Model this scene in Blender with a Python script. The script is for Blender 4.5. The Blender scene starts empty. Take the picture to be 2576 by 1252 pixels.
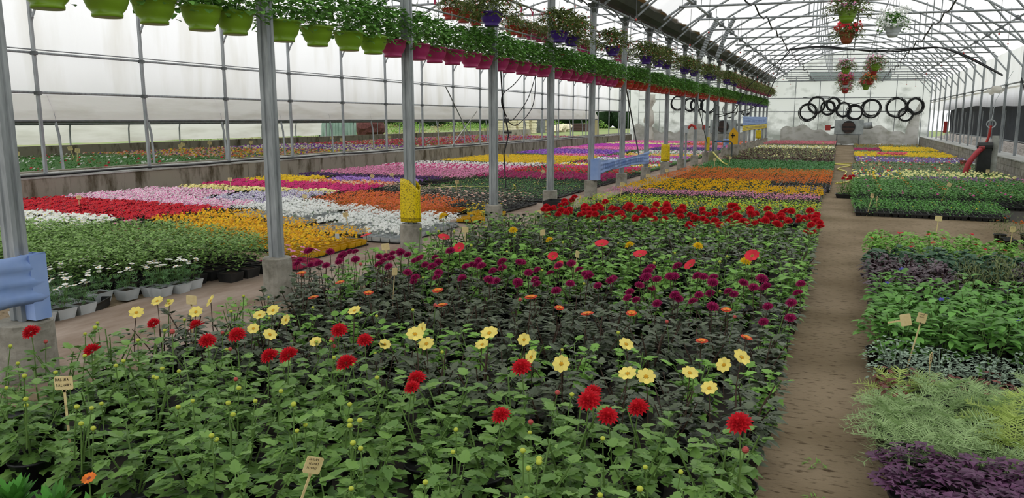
import bpy, math, random
import numpy as np
from mathutils import Vector, Matrix

SC = bpy.context.scene
COL = SC.collection
PI = math.pi
rnd = random.Random(7)

# ------------------------------------------------------------------ camera, sky, exposure
W_IMG, H_IMG, F_PX = 2576.0, 1252.0, 1935.0
cam_d = bpy.data.cameras.new('camera')
cam_d.sensor_fit = 'HORIZONTAL'
cam_d.sensor_width = 36.0
cam_d.lens = 36.0 * F_PX / W_IMG
cam_d.clip_start = 0.05
cam_d.clip_end = 400
cam = bpy.data.objects.new('camera', cam_d)
COL.objects.link(cam)
cam.location = (0, 0, 1.7)
cam.rotation_euler = (PI / 2 - math.radians(9.62), 0, math.radians(23.097))
SC.camera = cam

world = bpy.data.worlds.new('overcast_sky')
SC.world = world
world.use_nodes = True
wn = world.node_tree.nodes
bg = wn['Background']
wl = world.node_tree.links
tc = wn.new('ShaderNodeTexCoord')
sky_noise = wn.new('ShaderNodeTexNoise')
sky_noise.inputs['Scale'].default_value = 2.0
ramp = wn.new('ShaderNodeValToRGB')
ramp.color_ramp.elements[0].color = (0.88, 0.91, 0.955, 1)
ramp.color_ramp.elements[1].color = (0.99, 0.99, 0.99, 1)
ramp.color_ramp.elements[0].position = 0.3
ramp.color_ramp.elements[1].position = 0.7
wl.new(tc.outputs['Generated'], sky_noise.inputs['Vector'])
wl.new(sky_noise.outputs['Fac'], ramp.inputs['Fac'])
wl.new(ramp.outputs['Color'], bg.inputs['Color'])
bg.inputs['Strength'].default_value = 1.15

SC.view_settings.view_transform = 'Standard'
SC.view_settings.look = 'None'
SC.view_settings.exposure = 0.58
SC.view_settings.gamma = 1.0
SC.view_settings.use_curve_mapping = False
cy = SC.cycles
cy.max_bounces = 7
cy.diffuse_bounces = 4
cy.glossy_bounces = 2
cy.transmission_bounces = 5
cy.transparent_max_bounces = 8
cy.caustics_reflective = False
cy.caustics_refractive = False
cy.use_denoising = True
cy.use_adaptive_sampling = True
cy.adaptive_threshold = 0.02


# ------------------------------------------------------------------ materials
def lin(h):
    if isinstance(h, str):
        h = h.lstrip('#')
        c = [int(h[i:i + 2], 16) / 255 for i in (0, 2, 4)]
        return tuple(x / 12.92 if x <= 0.04045 else ((x + 0.055) / 1.055) ** 2.4 for x in c)
    return tuple(h)


def nodes_of(name):
    m = bpy.data.materials.new(name)
    m.use_nodes = True
    nt = m.node_tree
    for n in list(nt.nodes):
        nt.nodes.remove(n)
    out = nt.nodes.new('ShaderNodeOutputMaterial')
    return m, nt, out


def mix_col(nt, fac, a, b):
    n = nt.nodes.new('ShaderNodeMix')
    n.data_type = 'RGBA'
    if isinstance(fac, float):
        n.inputs['Factor'].default_value = fac
    else:
        nt.links.new(fac, n.inputs['Factor'])
    for k, v in (('A', a), ('B', b)):
        s = [i for i in n.inputs if i.name == k and i.type == 'RGBA'][0]
        if isinstance(v, tuple):
            s.default_value = (*v[:3], 1)
        else:
            nt.links.new(v, s)
    return [o for o in n.outputs if o.type == 'RGBA'][0]


def soft(name, col, var=0.3, rough=0.55, trans=0.22, warm=0.0, spec=0.3):
    """leaf / petal: every leaf (mesh island) has its own slight tint; a little light passes through."""
    c = lin(col)
    m, nt, out = nodes_of(name)
    geo = nt.nodes.new('ShaderNodeNewGeometry')
    d = tuple(x * (1 - var) for x in c)
    l = tuple(min(1, x * (1 + var)) for x in c)
    l = (min(1, l[0] * (1 + warm)), l[1], l[2])
    colr = mix_col(nt, geo.outputs['Random Per Island'], d, l)
    p = nt.nodes.new('ShaderNodeBsdfPrincipled')
    p.inputs['Roughness'].default_value = rough
    p.inputs['Specular IOR Level'].default_value = spec
    nt.links.new(colr, p.inputs['Base Color'])
    t = nt.nodes.new('ShaderNodeBsdfTranslucent')
    nt.links.new(colr, t.inputs['Color'])
    mx = nt.nodes.new('ShaderNodeMixShader')
    mx.inputs['Fac'].default_value = trans
    nt.links.new(p.outputs[0], mx.inputs[1])
    nt.links.new(t.outputs[0], mx.inputs[2])
    nt.links.new(mx.outputs[0], out.inputs['Surface'])
    return m


def hard(name, col, rough=0.5, metal=0.0, col2=None, scale=6.0, detail=4.0, bump=0.0, lo=0.35, hi=0.65, stretch=None, coords='Object', spec=0.4):
    m, nt, out = nodes_of(name)
    p = nt.nodes.new('ShaderNodeBsdfPrincipled')
    p.inputs['Roughness'].default_value = rough
    p.inputs['Metallic'].default_value = metal
    p.inputs['Specular IOR Level'].default_value = spec
    c = lin(col)
    p.inputs['Base Color'].default_value = (*c, 1)
    if col2 is not None or bump:
        tcn = nt.nodes.new('ShaderNodeTexCoord')
        mp = nt.nodes.new('ShaderNodeMapping')
        if stretch:
            mp.inputs['Scale'].default_value = stretch
        nt.links.new(tcn.outputs[coords], mp.inputs['Vector'])
        ns = nt.nodes.new('ShaderNodeTexNoise')
        ns.inputs['Scale'].default_value = scale
        ns.inputs['Detail'].default_value = detail
        ns.inputs['Roughness'].default_value = 0.65
        nt.links.new(mp.outputs[0], ns.inputs['Vector'])
        if col2 is not None:
            mr = nt.nodes.new('ShaderNodeMapRange')
            mr.inputs['From Min'].default_value = lo
            mr.inputs['From Max'].default_value = hi
            nt.links.new(ns.outputs['Fac'], mr.inputs['Value'])
            nt.links.new(mix_col(nt, mr.outputs[0], c, lin(col2)), p.inputs['Base Color'])
        if bump:
            b = nt.nodes.new('ShaderNodeBump')
            b.inputs['Strength'].default_value = bump
            b.inputs['Distance'].default_value = 0.03
            nt.links.new(ns.outputs['Fac'], b.inputs['Height'])
            nt.links.new(b.outputs[0], p.inputs['Normal'])
    nt.links.new(p.outputs[0], out.inputs['Surface'])
    return m


def film(name, col, trans=0.75, dirt=None, dirt_scale=(1, 1, 1), lo=0.5, hi=0.75, zfade=None):
    """plastic greenhouse sheet that lets daylight glow through."""
    m, nt, out = nodes_of(name)
    c = lin(col)
    colr = None
    tcn = nt.nodes.new('ShaderNodeTexCoord')
    mp = nt.nodes.new('ShaderNodeMapping')
    mp.inputs['Scale'].default_value = dirt_scale
    nt.links.new(tcn.outputs['Object'], mp.inputs['Vector'])
    ns = nt.nodes.new('ShaderNodeTexNoise')
    ns.inputs['Scale'].default_value = 1.0
    ns.inputs['Detail'].default_value = 5
    nt.links.new(mp.outputs[0], ns.inputs['Vector'])
    mr = nt.nodes.new('ShaderNodeMapRange')
    mr.inputs['From Min'].default_value = lo
    mr.inputs['From Max'].default_value = hi
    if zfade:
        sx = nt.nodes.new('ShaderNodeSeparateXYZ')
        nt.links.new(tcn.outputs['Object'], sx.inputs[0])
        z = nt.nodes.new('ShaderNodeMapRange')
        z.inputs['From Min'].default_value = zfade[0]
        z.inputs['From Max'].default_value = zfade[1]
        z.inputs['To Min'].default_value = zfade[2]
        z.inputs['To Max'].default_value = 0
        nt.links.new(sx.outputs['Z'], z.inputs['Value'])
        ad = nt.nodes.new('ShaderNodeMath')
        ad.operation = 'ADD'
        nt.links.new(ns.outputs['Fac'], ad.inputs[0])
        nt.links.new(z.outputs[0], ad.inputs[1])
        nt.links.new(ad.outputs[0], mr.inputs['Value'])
    else:
        nt.links.new(ns.outputs['Fac'], mr.inputs['Value'])
    colr = mix_col(nt, mr.outputs[0], c, lin(dirt or col))
    t = nt.nodes.new('ShaderNodeBsdfTranslucent')
    d = nt.nodes.new('ShaderNodeBsdfDiffuse')
    nt.links.new(colr, t.inputs['Color'])
    nt.links.new(colr, d.inputs['Color'])
    bm = nt.nodes.new('ShaderNodeBump')
    bm.inputs['Strength'].default_value = 0.25
    bm.inputs['Distance'].default_value = 0.08
    nt.links.new(ns.outputs['Fac'], bm.inputs['Height'])
    nt.links.new(bm.outputs[0], d.inputs['Normal'])
    nt.links.new(bm.outputs[0], t.inputs['Normal'])
    mx = nt.nodes.new('ShaderNodeMixShader')
    mx.inputs['Fac'].default_value = trans
    nt.links.new(d.outputs[0], mx.inputs[1])
    nt.links.new(t.outputs[0], mx.inputs[2])
    nt.links.new(mx.outputs[0], out.inputs['Surface'])
    return m


# ------------------------------------------------------------------ mesh builder
class MB:
    def __init__(s):
        s.v, s.f, s.m = [], [], []

    def add(s, vs, fs, mi=0):
        b = len(s.v)
        s.v.extend([tuple(x) for x in vs])
        s.f.extend([tuple(i + b for i in f) for f in fs])
        s.m.extend([mi] * len(fs))

    def box(s, x0, x1, y0, y1, z0, z1, mi=0, taper=1.0):
        cx, cy_ = (x0 + x1) / 2, (y0 + y1) / 2
        def t(x, y): return (cx + (x - cx) * taper, cy_ + (y - cy_) * taper)
        lo = [t(x0, y0), t(x1, y0), t(x1, y1), t(x0, y1)]
        vs = [(*p, z0) for p in lo] + [(x0, y0, z1), (x1, y0, z1), (x1, y1, z1), (x0, y1, z1)]
        s.add(vs, [(3, 2, 1, 0), (4, 5, 6, 7), (0, 1, 5, 4), (1, 2, 6, 5), (2, 3, 7, 6), (3, 0, 4, 7)], mi)

    def open_box(s, x0, x1, y0, y1, z0, z1, th, mi=0, taper=0.85, soil=None, soil_mi=0):
        """a pot or tray: outer walls, rim, inner walls, bottom."""
        cx, cy_ = (x0 + x1) / 2, (y0 + y1) / 2
        def ring(k, z, ins=0):
            return [(cx + (x - cx) * k + (ins if x < cx else -ins), cy_ + (y - cy_) * k + (ins if y < cy_ else -ins), z) for x, y in ((x0, y0), (x1, y0), (x1, y1), (x0, y1))]
        zs = z1 - (z1 - z0) * 0.2 if soil is None else soil
        vs = ring(taper, z0) + ring(1, z1) + ring(1, z1, th) + ring(1, zs, th)
        fs = [(3, 2, 1, 0)]
        for r in range(3):
            for i in range(4):
                j = (i + 1) % 4
                fs.append((r * 4 + i, r * 4 + j, r * 4 + 4 + j, r * 4 + 4 + i))
        s.add(vs, fs, mi)
        s.add(ring(1, zs, th), [(0, 1, 2, 3)], soil_mi)

    def tube(s, path, r, n=6, mi=0, cap=True, closed=False):
        P = [Vector(p) for p in path]
        k = len(P)
        rs = r if isinstance(r, (list, tuple)) else [r] * k
        vs, fs = [], []
        up0 = None
        for i in range(k):
            if closed:
                d = P[(i + 1) % k] - P[i - 1]
            else:
                d = P[min(i + 1, k - 1)] - P[max(i - 1, 0)]
            d = d.normalized() if d.length > 1e-9 else Vector((0, 0, 1))
            if up0 is None:
                up0 = Vector((0, 0, 1)) if abs(d.z) < 0.9 else Vector((1, 0, 0))
            a = d.cross(up0)
            a = a.normalized() if a.length > 1e-6 else d.orthogonal().normalized()
            b = a.cross(d).normalized()
            up0 = b
            for j in range(n):
                t = 2 * PI * (j + 0.5) / n
                vs.append(P[i] + a * (rs[i] * math.cos(t)) + b * (rs[i] * math.sin(t)))
        for i in range(k if closed else k - 1):
            i2 = (i + 1) % k
            for j in range(n):
                j2 = (j + 1) % n
                fs.append((i * n + j, i * n + j2, i2 * n + j2, i2 * n + j))
        if cap and not closed:
            fs.append(tuple(range(n)))
            fs.append(tuple((k - 1) * n + j for j in reversed(range(n))))
        s.add(vs, fs, mi)

    def lathe(s, prof, n=24, mi=0, c=(0, 0, 0)):
        vs, fs = [], []
        for r, z in prof:
            for j in range(n):
                t = 2 * PI * j / n
                vs.append((c[0] + r * math.cos(t), c[1] + r * math.sin(t), c[2] + z))
        for i in range(len(prof) - 1):
            for j in range(n):
                j2 = (j + 1) % n
                fs.append((i * n + j, i * n + j2, (i + 1) * n + j2, (i + 1) * n + j))
        fs.append(tuple(reversed(range(n))))
        fs.append(tuple((len(prof) - 1) * n + j for j in range(n)))
        s.add(vs, fs, mi)

    def ball(s, c, r, mi=0, n=6, rings=4, sq=1.0):
        vs, fs = [(c[0], c[1], c[2] - r * sq)], []
        for i in range(1, rings):
            a = -PI / 2 + PI * i / rings
            for j in range(n):
                t = 2 * PI * j / n
                vs.append((c[0] + r * math.cos(a) * math.cos(t), c[1] + r * math.cos(a) * math.sin(t), c[2] + r * sq * math.sin(a)))
        vs.append((c[0], c[1], c[2] + r * sq))
        for j in range(n):
            j2 = (j + 1) % n
            fs.append((0, 1 + j2, 1 + j))
            for i in range(rings - 2):
                a = 1 + i * n
                fs.append((a + j, a + j2, a + n + j2, a + n + j))
            a = 1 + (rings - 2) * n
            fs.append((a + j, a + j2, len(vs) - 1))
        s.add(vs, fs, mi)

    def mesh(s, name, mats, smooth=False):
        me = bpy.data.meshes.new(name)
        me.from_pydata(s.v, [], s.f)
        for m in (mats if isinstance(mats, (list, tuple)) else [mats]):
            me.materials.append(m)
        me.polygons.foreach_set('material_index', s.m)
        if smooth:
            me.polygons.foreach_set('use_smooth', [True] * len(s.f))
        me.update()
        return me

    def build(s, name, mats, parent=None, smooth=False, loc=None):
        return put(name, s.mesh(name, mats, smooth), parent, loc)


def put(name, me, parent=None, loc=None, rot=None, sc=None):
    o = bpy.data.objects.new(name, me)
    COL.objects.link(o)
    if parent:
        o.parent = parent
    if loc:
        o.location = loc
    if rot:
        o.rotation_euler = rot
    if sc:
        o.scale = sc if isinstance(sc, tuple) else (sc, sc, sc)
    return o


def tag(o, label, cat, group=None, kind=None):
    o['label'] = label
    o['category'] = cat
    if group:
        o['group'] = group
    if kind:
        o['kind'] = kind
    return o


def thing(name, loc, label, cat, group=None, rz=0.0, sc=1.0):
    o = bpy.data.objects.new(name, None)
    COL.objects.link(o)
    o.location = loc
    o.rotation_euler = (0, 0, rz)
    o.scale = (sc, sc, sc)
    return tag(o, label, cat, group)


def struct(name, mb, mats, label=None, smooth=False):
    o = mb.build(name, mats, smooth=smooth)
    o['kind'] = 'structure'
    if label:
        o['label'] = label
    return o


ONES = 'zeroth first second third fourth fifth sixth seventh eighth ninth tenth eleventh twelfth thirteenth fourteenth fifteenth sixteenth seventeenth eighteenth nineteenth'.split()
TENS = {2: 'twent', 3: 'thirt', 4: 'fort', 5: 'fift', 6: 'sixt', 7: 'sevent', 8: 'eight', 9: 'ninet'}


def nth(k):
    if k < 20:
        return ONES[k]
    if k >= 100:
        return 'hundred-and-' + nth(k - 100) if k > 100 else 'hundredth'
    t, u = divmod(k, 10)
    return TENS[t] + ('ieth' if u == 0 else 'y-' + ONES[u])

# ------------------------------------------------------------------ shared materials
M = {}
M['film_roof'] = film('roof_film', 'f7f6f3', 0.8, 'e4e4e2', (0.35, 0.8, 0.35), 0.4, 0.8)
M['film_wall'] = film('wall_film', 'f6f6f5', 0.8, 'd9d6cb', (0.5, 1.6, 0.25), 0.5, 0.85)
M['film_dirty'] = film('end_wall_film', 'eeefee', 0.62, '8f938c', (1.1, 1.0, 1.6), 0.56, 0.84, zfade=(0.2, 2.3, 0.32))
M['film_old'] = film('weathered_film', 'f3f1ec', 0.6, 'cac6bb', (0.4, 0.5, 3.0), 0.42, 0.8)
M['galv'] = hard('galvanised_steel', 'a0a5a7', 0.5, 0.15, '7e8385', 14, 3, stretch=(1, 1, 0.2))
M['galv_dark'] = hard('dull_steel', '6f7374', 0.55, 0.25, '565a5a', 9, 4)
M['gutter'] = hard('gutter_steel', '4c4f45', 0.6, 0.1, '3a3d35', 2, 4)
M['rust_tape'] = hard('brown_film_edge', 'a3763f', 0.7, 0, '6f5a3c', 5, 3)
M['concrete'] = hard('rough_concrete', '9b978c', 0.9, 0, '5f5c50', 5, 6, bump=0.5, lo=0.42, hi=0.7)
M['concrete_old'] = hard('mossy_concrete', '8e887b', 0.92, 0, '4a4230', 3.5, 6, bump=0.5, lo=0.48, hi=0.66, stretch=(1, 1, 0.35))
M['walk'] = hard('worn_walkway', '9f8f82', 0.92, 0, '75614f', 1.6, 7, bump=0.25, lo=0.35, hi=0.65, stretch=(1.6, 0.5, 1))
M['cap'] = hard('pale_sill', 'b9bab6', 0.6, 0, '8c8c84', 3, 4)
M['black'] = hard('black_plastic', '1b1c1d', 0.45, 0, '2b2c2c', 5, 2)
M['black_dull'] = hard('black_net', '23272e', 0.85, 0, '2f343c', 3, 3)
M['hose'] = hard('black_hose', '17181a', 0.5)
M['cable'] = hard('grey_cable', '4a4d4e', 0.55)
M['white_pl'] = hard('white_plastic', 'c9cfd2', 0.4, 0, 'a9afb0', 4, 2)
M['yellow_pl'] = hard('yellow_plastic', 'd6a414', 0.45)
M['pink_pl'] = hard('pink_plastic', 'b8355f', 0.4)
M['red_pl'] = hard('red_plastic', 'b0302a', 0.4)
M['soil'] = hard('potting_soil', '3a2c22', 0.95, 0, '1f1711', 30, 4)
M['cream'] = hard('cream_label', 'e3cf9b', 0.5, 0, 'd5bd86', 20, 2)
M['ink'] = hard('dark_ink', '3b2a1c', 0.7)
M['stem'] = soft('green_stem', '5d7a3c', 0.2, trans=0.05)
M['stem_dark'] = soft('dark_stem', '4a3a30', 0.2, trans=0.05)
M['blue'] = hard('blue_banner', '7f9bd0', 0.6, 0, '94abd8', 3, 3)
M['blue_d'] = hard('faded_blue_print', '5f7fb9', 0.6)
M['trap'] = hard('yellow_sticky_sheet', 'e0c40c', 0.35, 0, '6a5a12', 85, 3, lo=0.53, hi=0.6)
M['wire'] = hard('pale_wire', 'a9aca6', 0.5)

def soil_mat(name, a, b, c3):
    m, nt, out = nodes_of(name)
    p = nt.nodes.new('ShaderNodeBsdfPrincipled')
    p.inputs['Roughness'].default_value = 0.95
    p.inputs['Specular IOR Level'].default_value = 0.15
    tcn = nt.nodes.new('ShaderNodeTexCoord')
    n1 = nt.nodes.new('ShaderNodeTexNoise'); n1.inputs['Scale'].default_value = 1.1; n1.inputs['Detail'].default_value = 6
    n2 = nt.nodes.new('ShaderNodeTexNoise'); n2.inputs['Scale'].default_value = 26; n2.inputs['Detail'].default_value = 6
    mp = nt.nodes.new('ShaderNodeMapping'); mp.inputs['Scale'].default_value = (0.55, 1.3, 1)
    nt.links.new(tcn.outputs['Object'], n1.inputs['Vector'])
    nt.links.new(tcn.outputs['Object'], mp.inputs['Vector'])
    nt.links.new(mp.outputs[0], n2.inputs['Vector'])
    r1 = nt.nodes.new('ShaderNodeMapRange'); r1.inputs['From Min'].default_value = 0.4; r1.inputs['From Max'].default_value = 0.65
    r2 = nt.nodes.new('ShaderNodeMapRange'); r2.inputs['From Min'].default_value = 0.56; r2.inputs['From Max'].default_value = 0.7
    nt.links.new(n1.outputs['Fac'], r1.inputs['Value']); nt.links.new(n2.outputs['Fac'], r2.inputs['Value'])
    m1 = mix_col(nt, r1.outputs[0], lin(a), lin(b))
    m2 = mix_col(nt, r2.outputs[0], m1, lin(c3))
    nt.links.new(m2, p.inputs['Base Color'])
    b_ = nt.nodes.new('ShaderNodeBump'); b_.inputs['Strength'].default_value = 0.7; b_.inputs['Distance'].default_value = 0.03
    nt.links.new(n2.outputs['Fac'], b_.inputs['Height']); nt.links.new(b_.outputs[0], p.inputs['Normal'])
    nt.links.new(p.outputs[0], out.inputs['Surface'])
    return m

M['earth'] = soil_mat('trodden_earth', '8d7d66', '75664f', '4a3d2c')
M['earth_dark'] = soil_mat('dark_earth', '6a6258', '57503f', '37312a')
M['gravel'] = hard('gravel_bank', 'a39c93', 0.95, 0, '6c665c', 16, 5, bump=1.0, lo=0.4, hi=0.6)
M['meadow'] = hard('meadow_ground', '6f8a45', 0.95, 0, '8d8a5c', 0.6, 6, lo=0.4, hi=0.65)

X_L, X_G, X_R = -14.2, -4.8, 4.85
Y0, Y1 = -5.5, 55.0
FR = [3.2 + 2.45 * k for k in range(-3, 22)]      # frames and posts along the house

# ------------------------------------------------------------------ ground
mb = MB()
mb.add([(-14.3, Y0, 0), (5.2, Y0, 0), (5.2, Y1 + 0.2, 0), (-14.3, Y1 + 0.2, 0)], [(0, 1, 2, 3)])
struct('floor', mb, M['earth'])
mb = MB()
n = 60
vs, fs = [], []
for i in range(n + 1):
    y = Y0 + (Y1 - Y0) * i / n
    wob = 0.03 * math.sin(y * 1.7) + 0.02 * math.sin(y * 4.1)
    vs += [(-6.0 + wob, y, 0.0), (-5.98 + wob, y, 0.03), (-4.72 - wob, y, 0.035), (-4.55 + wob * 2, y, 0.0)]
for i in range(n):
    for j in range(3):
        a = i * 4 + j
        fs.append((a, a + 1, a + 5, a + 4))
mb.add(vs, fs)
struct('floor_walkway', mb, M['walk'], 'worn concrete walkway beside the row of steel columns')
mb = MB()
mb.add([(5.2, -30, 0.02), (90, -30, 0.02), (90, 120, 0.02), (5.2, 120, 0.02)], [(0, 1, 2, 3)])
mb.add([(-120, -30, 0.38), (-14.45, -30, 0.38), (-14.45, 120, 0.38), (-120, 120, 0.38)], [(0, 1, 2, 3)])
mb.add([(-14.45, 55.6, 0), (5.2, 55.6, 0), (5.2, 120, 0), (-14.45, 120, 0)], [(0, 1, 2, 3)])
struct('ground_meadow', mb, M['meadow'])
mb = MB()      # gravel bank outside the low block wall
rg = random.Random(3)
vs, fs = [], []
for i in range(121):
    y = -5 + i * 0.52
    for j, (x, z) in enumerate([(5.12, 0.28), (5.6, 0.5), (6.2, 0.72), (7.2, 0.85), (9.5, 0.9)]):
        vs.append((x + rg.uniform(-.05, .05), y, z + rg.uniform(-.06, .06)))
for i in range(120):
    for j in range(4):
        a = i * 5 + j
        fs.append((a, a + 1, a + 6, a + 5))
mb.add(vs, fs)
struct('ground_gravel_bank', mb, M['gravel'])

# ------------------------------------------------------------------ low walls
def low_wall(name, x0, x1, z0, z1, mat, block, mats2):
    mb = MB()
    y = Y0
    r = random.Random(5)
    while y < Y1:
        L = block * r.uniform(0.9, 1.1)
        e = min(y + L - 0.012, Y1)
        dx = r.uniform(-0.008, 0.008)
        mb.box(x0 + dx, x1 + dx, y, e, z0, z1 - 0.03, 0)
        y += L
    mb.box(x0 + 0.012, x1 - 0.012, Y0, Y1, z0, z1 - 0.035, 0)
    mb.box(x0 - 0.015, x1 + 0.015, Y0, Y1, z1 - 0.03, z1, 1)
    return struct(name, mb, [mat, mats2])

mb = MB()  # dark sheets added under the beds; their colour stands for shade in plant gaps
for (xa, xb, ya, yb) in ((-4.25, -0.46, 1.3, 12.9), (0.5, 3.0, 2.6, 10.6), (-4.3, -0.4, 12.9, 29.6), (0.4, 4.2, 14.95, 21.4)):
    mb.add([(xa, ya, 0.006), (xb, ya, 0.006), (xb, yb, 0.006), (xa, yb, 0.006)], [(0, 1, 2, 3)])
struct('floor_gap_shade', mb, hard('gap_shade_sheet', '2b2925', 0.95, 0, '3b362e', 7, 4), 'added dark sheet standing in for shade between the pots')

low_wall('wall_left_base', -14.32, -14.05, 0, 0.60, M['concrete_old'], 1.6, M['cap'])
mb = MB()          # block wall at the other side, three courses of blocks
r = random.Random(9)
for cz in range(3):
    y = Y0 + (0.2 if cz % 2 else 0)
    while y < Y1:
        e = min(y + 0.385, Y1)
        mb.box(4.42 + r.uniform(-.006, .006), 4.66, y, e, cz * 0.185, cz * 0.185 + 0.176, 0)
        y += 0.4
mb.box(4.435, 4.655, Y0, Y1, 0, 0.55, 0)
mb.box(4.40, 5.1, Y0, Y1, 0.55, 0.58, 1)
mb.box(4.66, 5.08, Y0, Y1, 0, 0.55, 0)
M['block'] = hard('grey_blocks', 'a19d95', 0.92, 0, '6e695f', 4, 6, bump=0.4, lo=0.4, hi=0.7)
struct('wall_right_base', mb, [M['block'], M['cap']])

# ------------------------------------------------------------------ roof film over both bays
def arch_pts(xa, za, xr, zr, xb, zb, n=22):
    """profile from foot a over ridge r to foot b."""
    pts = []
    for i in range(n + 1):
        t = i / n
        if t <= 0.5:
            u = t / 0.5
            x = xa + (xr - xa) * u
            z = za + (zr - za) * (1 - (1 - u) ** 1.75)
        else:
            u = (1 - t) / 0.5
            x = xb + (xr - xb) * u
            z = zb + (zr - zb) * (1 - (1 - u) ** 1.75)
        pts.append((x, z))
    return pts

ARCH_R = arch_pts(-4.45, 4.2, 0.25, 6.0, 4.85, 3.85)
ARCH_L = arch_pts(-14.2, 3.95, -9.6, 6.0, -5.15, 4.2)

def roof_sheet(pts, name):
    vs, fs = [], []
    ys = np.linspace(Y0, Y1, 25 * 4 + 1)
    for i, y in enumerate(ys):
        for j, (x, z) in enumerate(pts):
            sag = 0.012 * math.cos(2 * PI * (y - 3.2) / 2.45)
            vs.append((x, y, z + 0.06 + sag))
    k = len(pts)
    for i in range(len(ys) - 1):
        for j in range(k - 1):
            a = i * k + j
            fs.append((a, a + 1, a + k + 1, a + k))
    mb = MB()
    mb.add(vs, fs)
    return struct(name, mb, M['film_roof'], smooth=True)

roof_sheet(ARCH_R, 'ceiling_film')
roof_sheet(ARCH_L, 'ceiling_film_second_bay')

# side films
def wavy_sheet(name, xf, y0, y1, zs, mat, ny=160, amp=0.015, seed=1, hem=0.0):
    r = random.Random(seed)
    ph = [r.uniform(0, 6) for _ in range(6)]
    vs, fs = [], []
    for i in range(ny + 1):
        y = y0 + (y1 - y0) * i / ny
        for j, z in enumerate(zs):
            b = amp * (math.sin(y * 1.3 + z * 2 + ph[0]) + 0.6 * math.sin(y * 3.1 - z * 4 + ph[1]) + 0.4 * math.sin(y * 6.3 + z * 7 + ph[2]))
            zz = z + (hem * (math.sin(y * 0.35 + ph[3]) + 0.5 * math.sin(y * 1.1 + ph[4])) if j == 0 else 0)
            vs.append((xf + b, y, zz))
    k = len(zs)
    for i in range(ny):
        for j in range(k - 1):
            a = i * k + j
            fs.append((a, a + 1, a + k + 1, a + k))
    mb = MB()
    mb.add(vs, fs)
    return struct(name, mb, mat, smooth=True)

wavy_sheet('wall_left', -14.27, Y0, Y1, [2.17, 2.4, 2.6, 2.9, 3.2, 3.5, 3.9, 4.02], M['film_wall'], hem=0.03)
wavy_sheet('wall_right', 4.93, Y0, Y1, [2.15, 2.3, 2.6, 2.9, 3.2, 3.5, 3.92], M['film_wall'], amp=0.02, seed=2, hem=0.05)
net = wavy_sheet('wall_right_shade_net', 5.3, Y0, 48.5, [0.92, 1.3, 1.7, 2.5], M['black_dull'], amp=0.03, seed=4, hem=0.02)

# end wall
def end_wall():
    prof = ARCH_L[:]
    prof = prof + ARCH_R[1:]
    vs, fs = [], []
    r = random.Random(4)
    nx = 120
    xs = np.linspace(-14.25, 4.92, nx + 1)
    px = [p[0] for p in prof]; pz = [p[1] + 0.05 for p in prof]
    rows = 12
    for i, x in enumerate(xs):
        top = float(np.interp(x, px, pz))
        for j in range(rows + 1):
            z = top * j / rows
            b = 0.02 * math.sin(x * 4 + z * 3) + 0.015 * math.sin(x * 9 - z * 5)
            vs.append((x, Y1 + 0.12 + b, z))
    for i in range(nx):
        for j in range(rows):
            a = i * (rows + 1) + j
            fs.append((a, a + 1, a + rows + 2, a + rows + 1))
    mb = MB()
    mb.add(vs, fs)
    return struct('wall_back', mb, M['film_dirty'], smooth=True)
end_wall()
mb = MB()     # film behind the camera
vs = []
prof = ARCH_L + ARCH_R[1:]
for x, z in prof:
    vs += [(x, Y0, 0.0), (x, Y0, z + 0.05)]
mb.add(vs, [(2 * i, 2 * i + 1, 2 * i + 3, 2 * i + 2) for i in range(len(prof) - 1)])
struct('wall_front', mb, M['film_wall'])

# loose white skirt hanging along the end wall
for q, (x0, x1, lab) in enumerate([(-3.9, 4.3, 'loose plastic skirt gathered along the foot of the end wall under the middle heater'),
                                   (-13.9, -6.0, 'loose plastic skirt along the foot of the second bay end wall')]):
    vs, fs = [], []
    nx = 90
    rr = random.Random(20 + q)
    for i in range(nx + 1):
        x = x0 + (x1 - x0) * i / nx
        top = 1.0 + 0.25 * math.sin(i * 0.13 + q) + 0.1 * math.sin(i * 0.5)
        if i > nx - 8 and q == 0:
            top = 1.2 + (i - nx + 8) * 0.2
        bot = 0.02 + 0.12 * abs(math.sin(i * 0.21)) * (1 if i % 17 > 4 else 0.2)
        for j in range(7):
            z = bot + (top - bot) * j / 6
            vs.append((x, Y1 - 0.05 - 0.22 * (1 - j / 6) + 0.07 * math.sin(i * 0.55 + j * 0.4) * (1 - j / 8), z))
    for i in range(nx):
        for j in range(6):
            a = i * 7 + j
            fs.append((a, a + 1, a + 8, a + 7))
    mb = MB()
    mb.add(vs, fs)
    M.setdefault('skirt', film('skirt_film', 'cac8c4', 0.4, 'a5a399', (2, 2, 3), 0.45, 0.7))
    tag(mb.build('plastic_skirt', M['skirt'], smooth=True), lab, 'plastic sheet')

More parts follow.
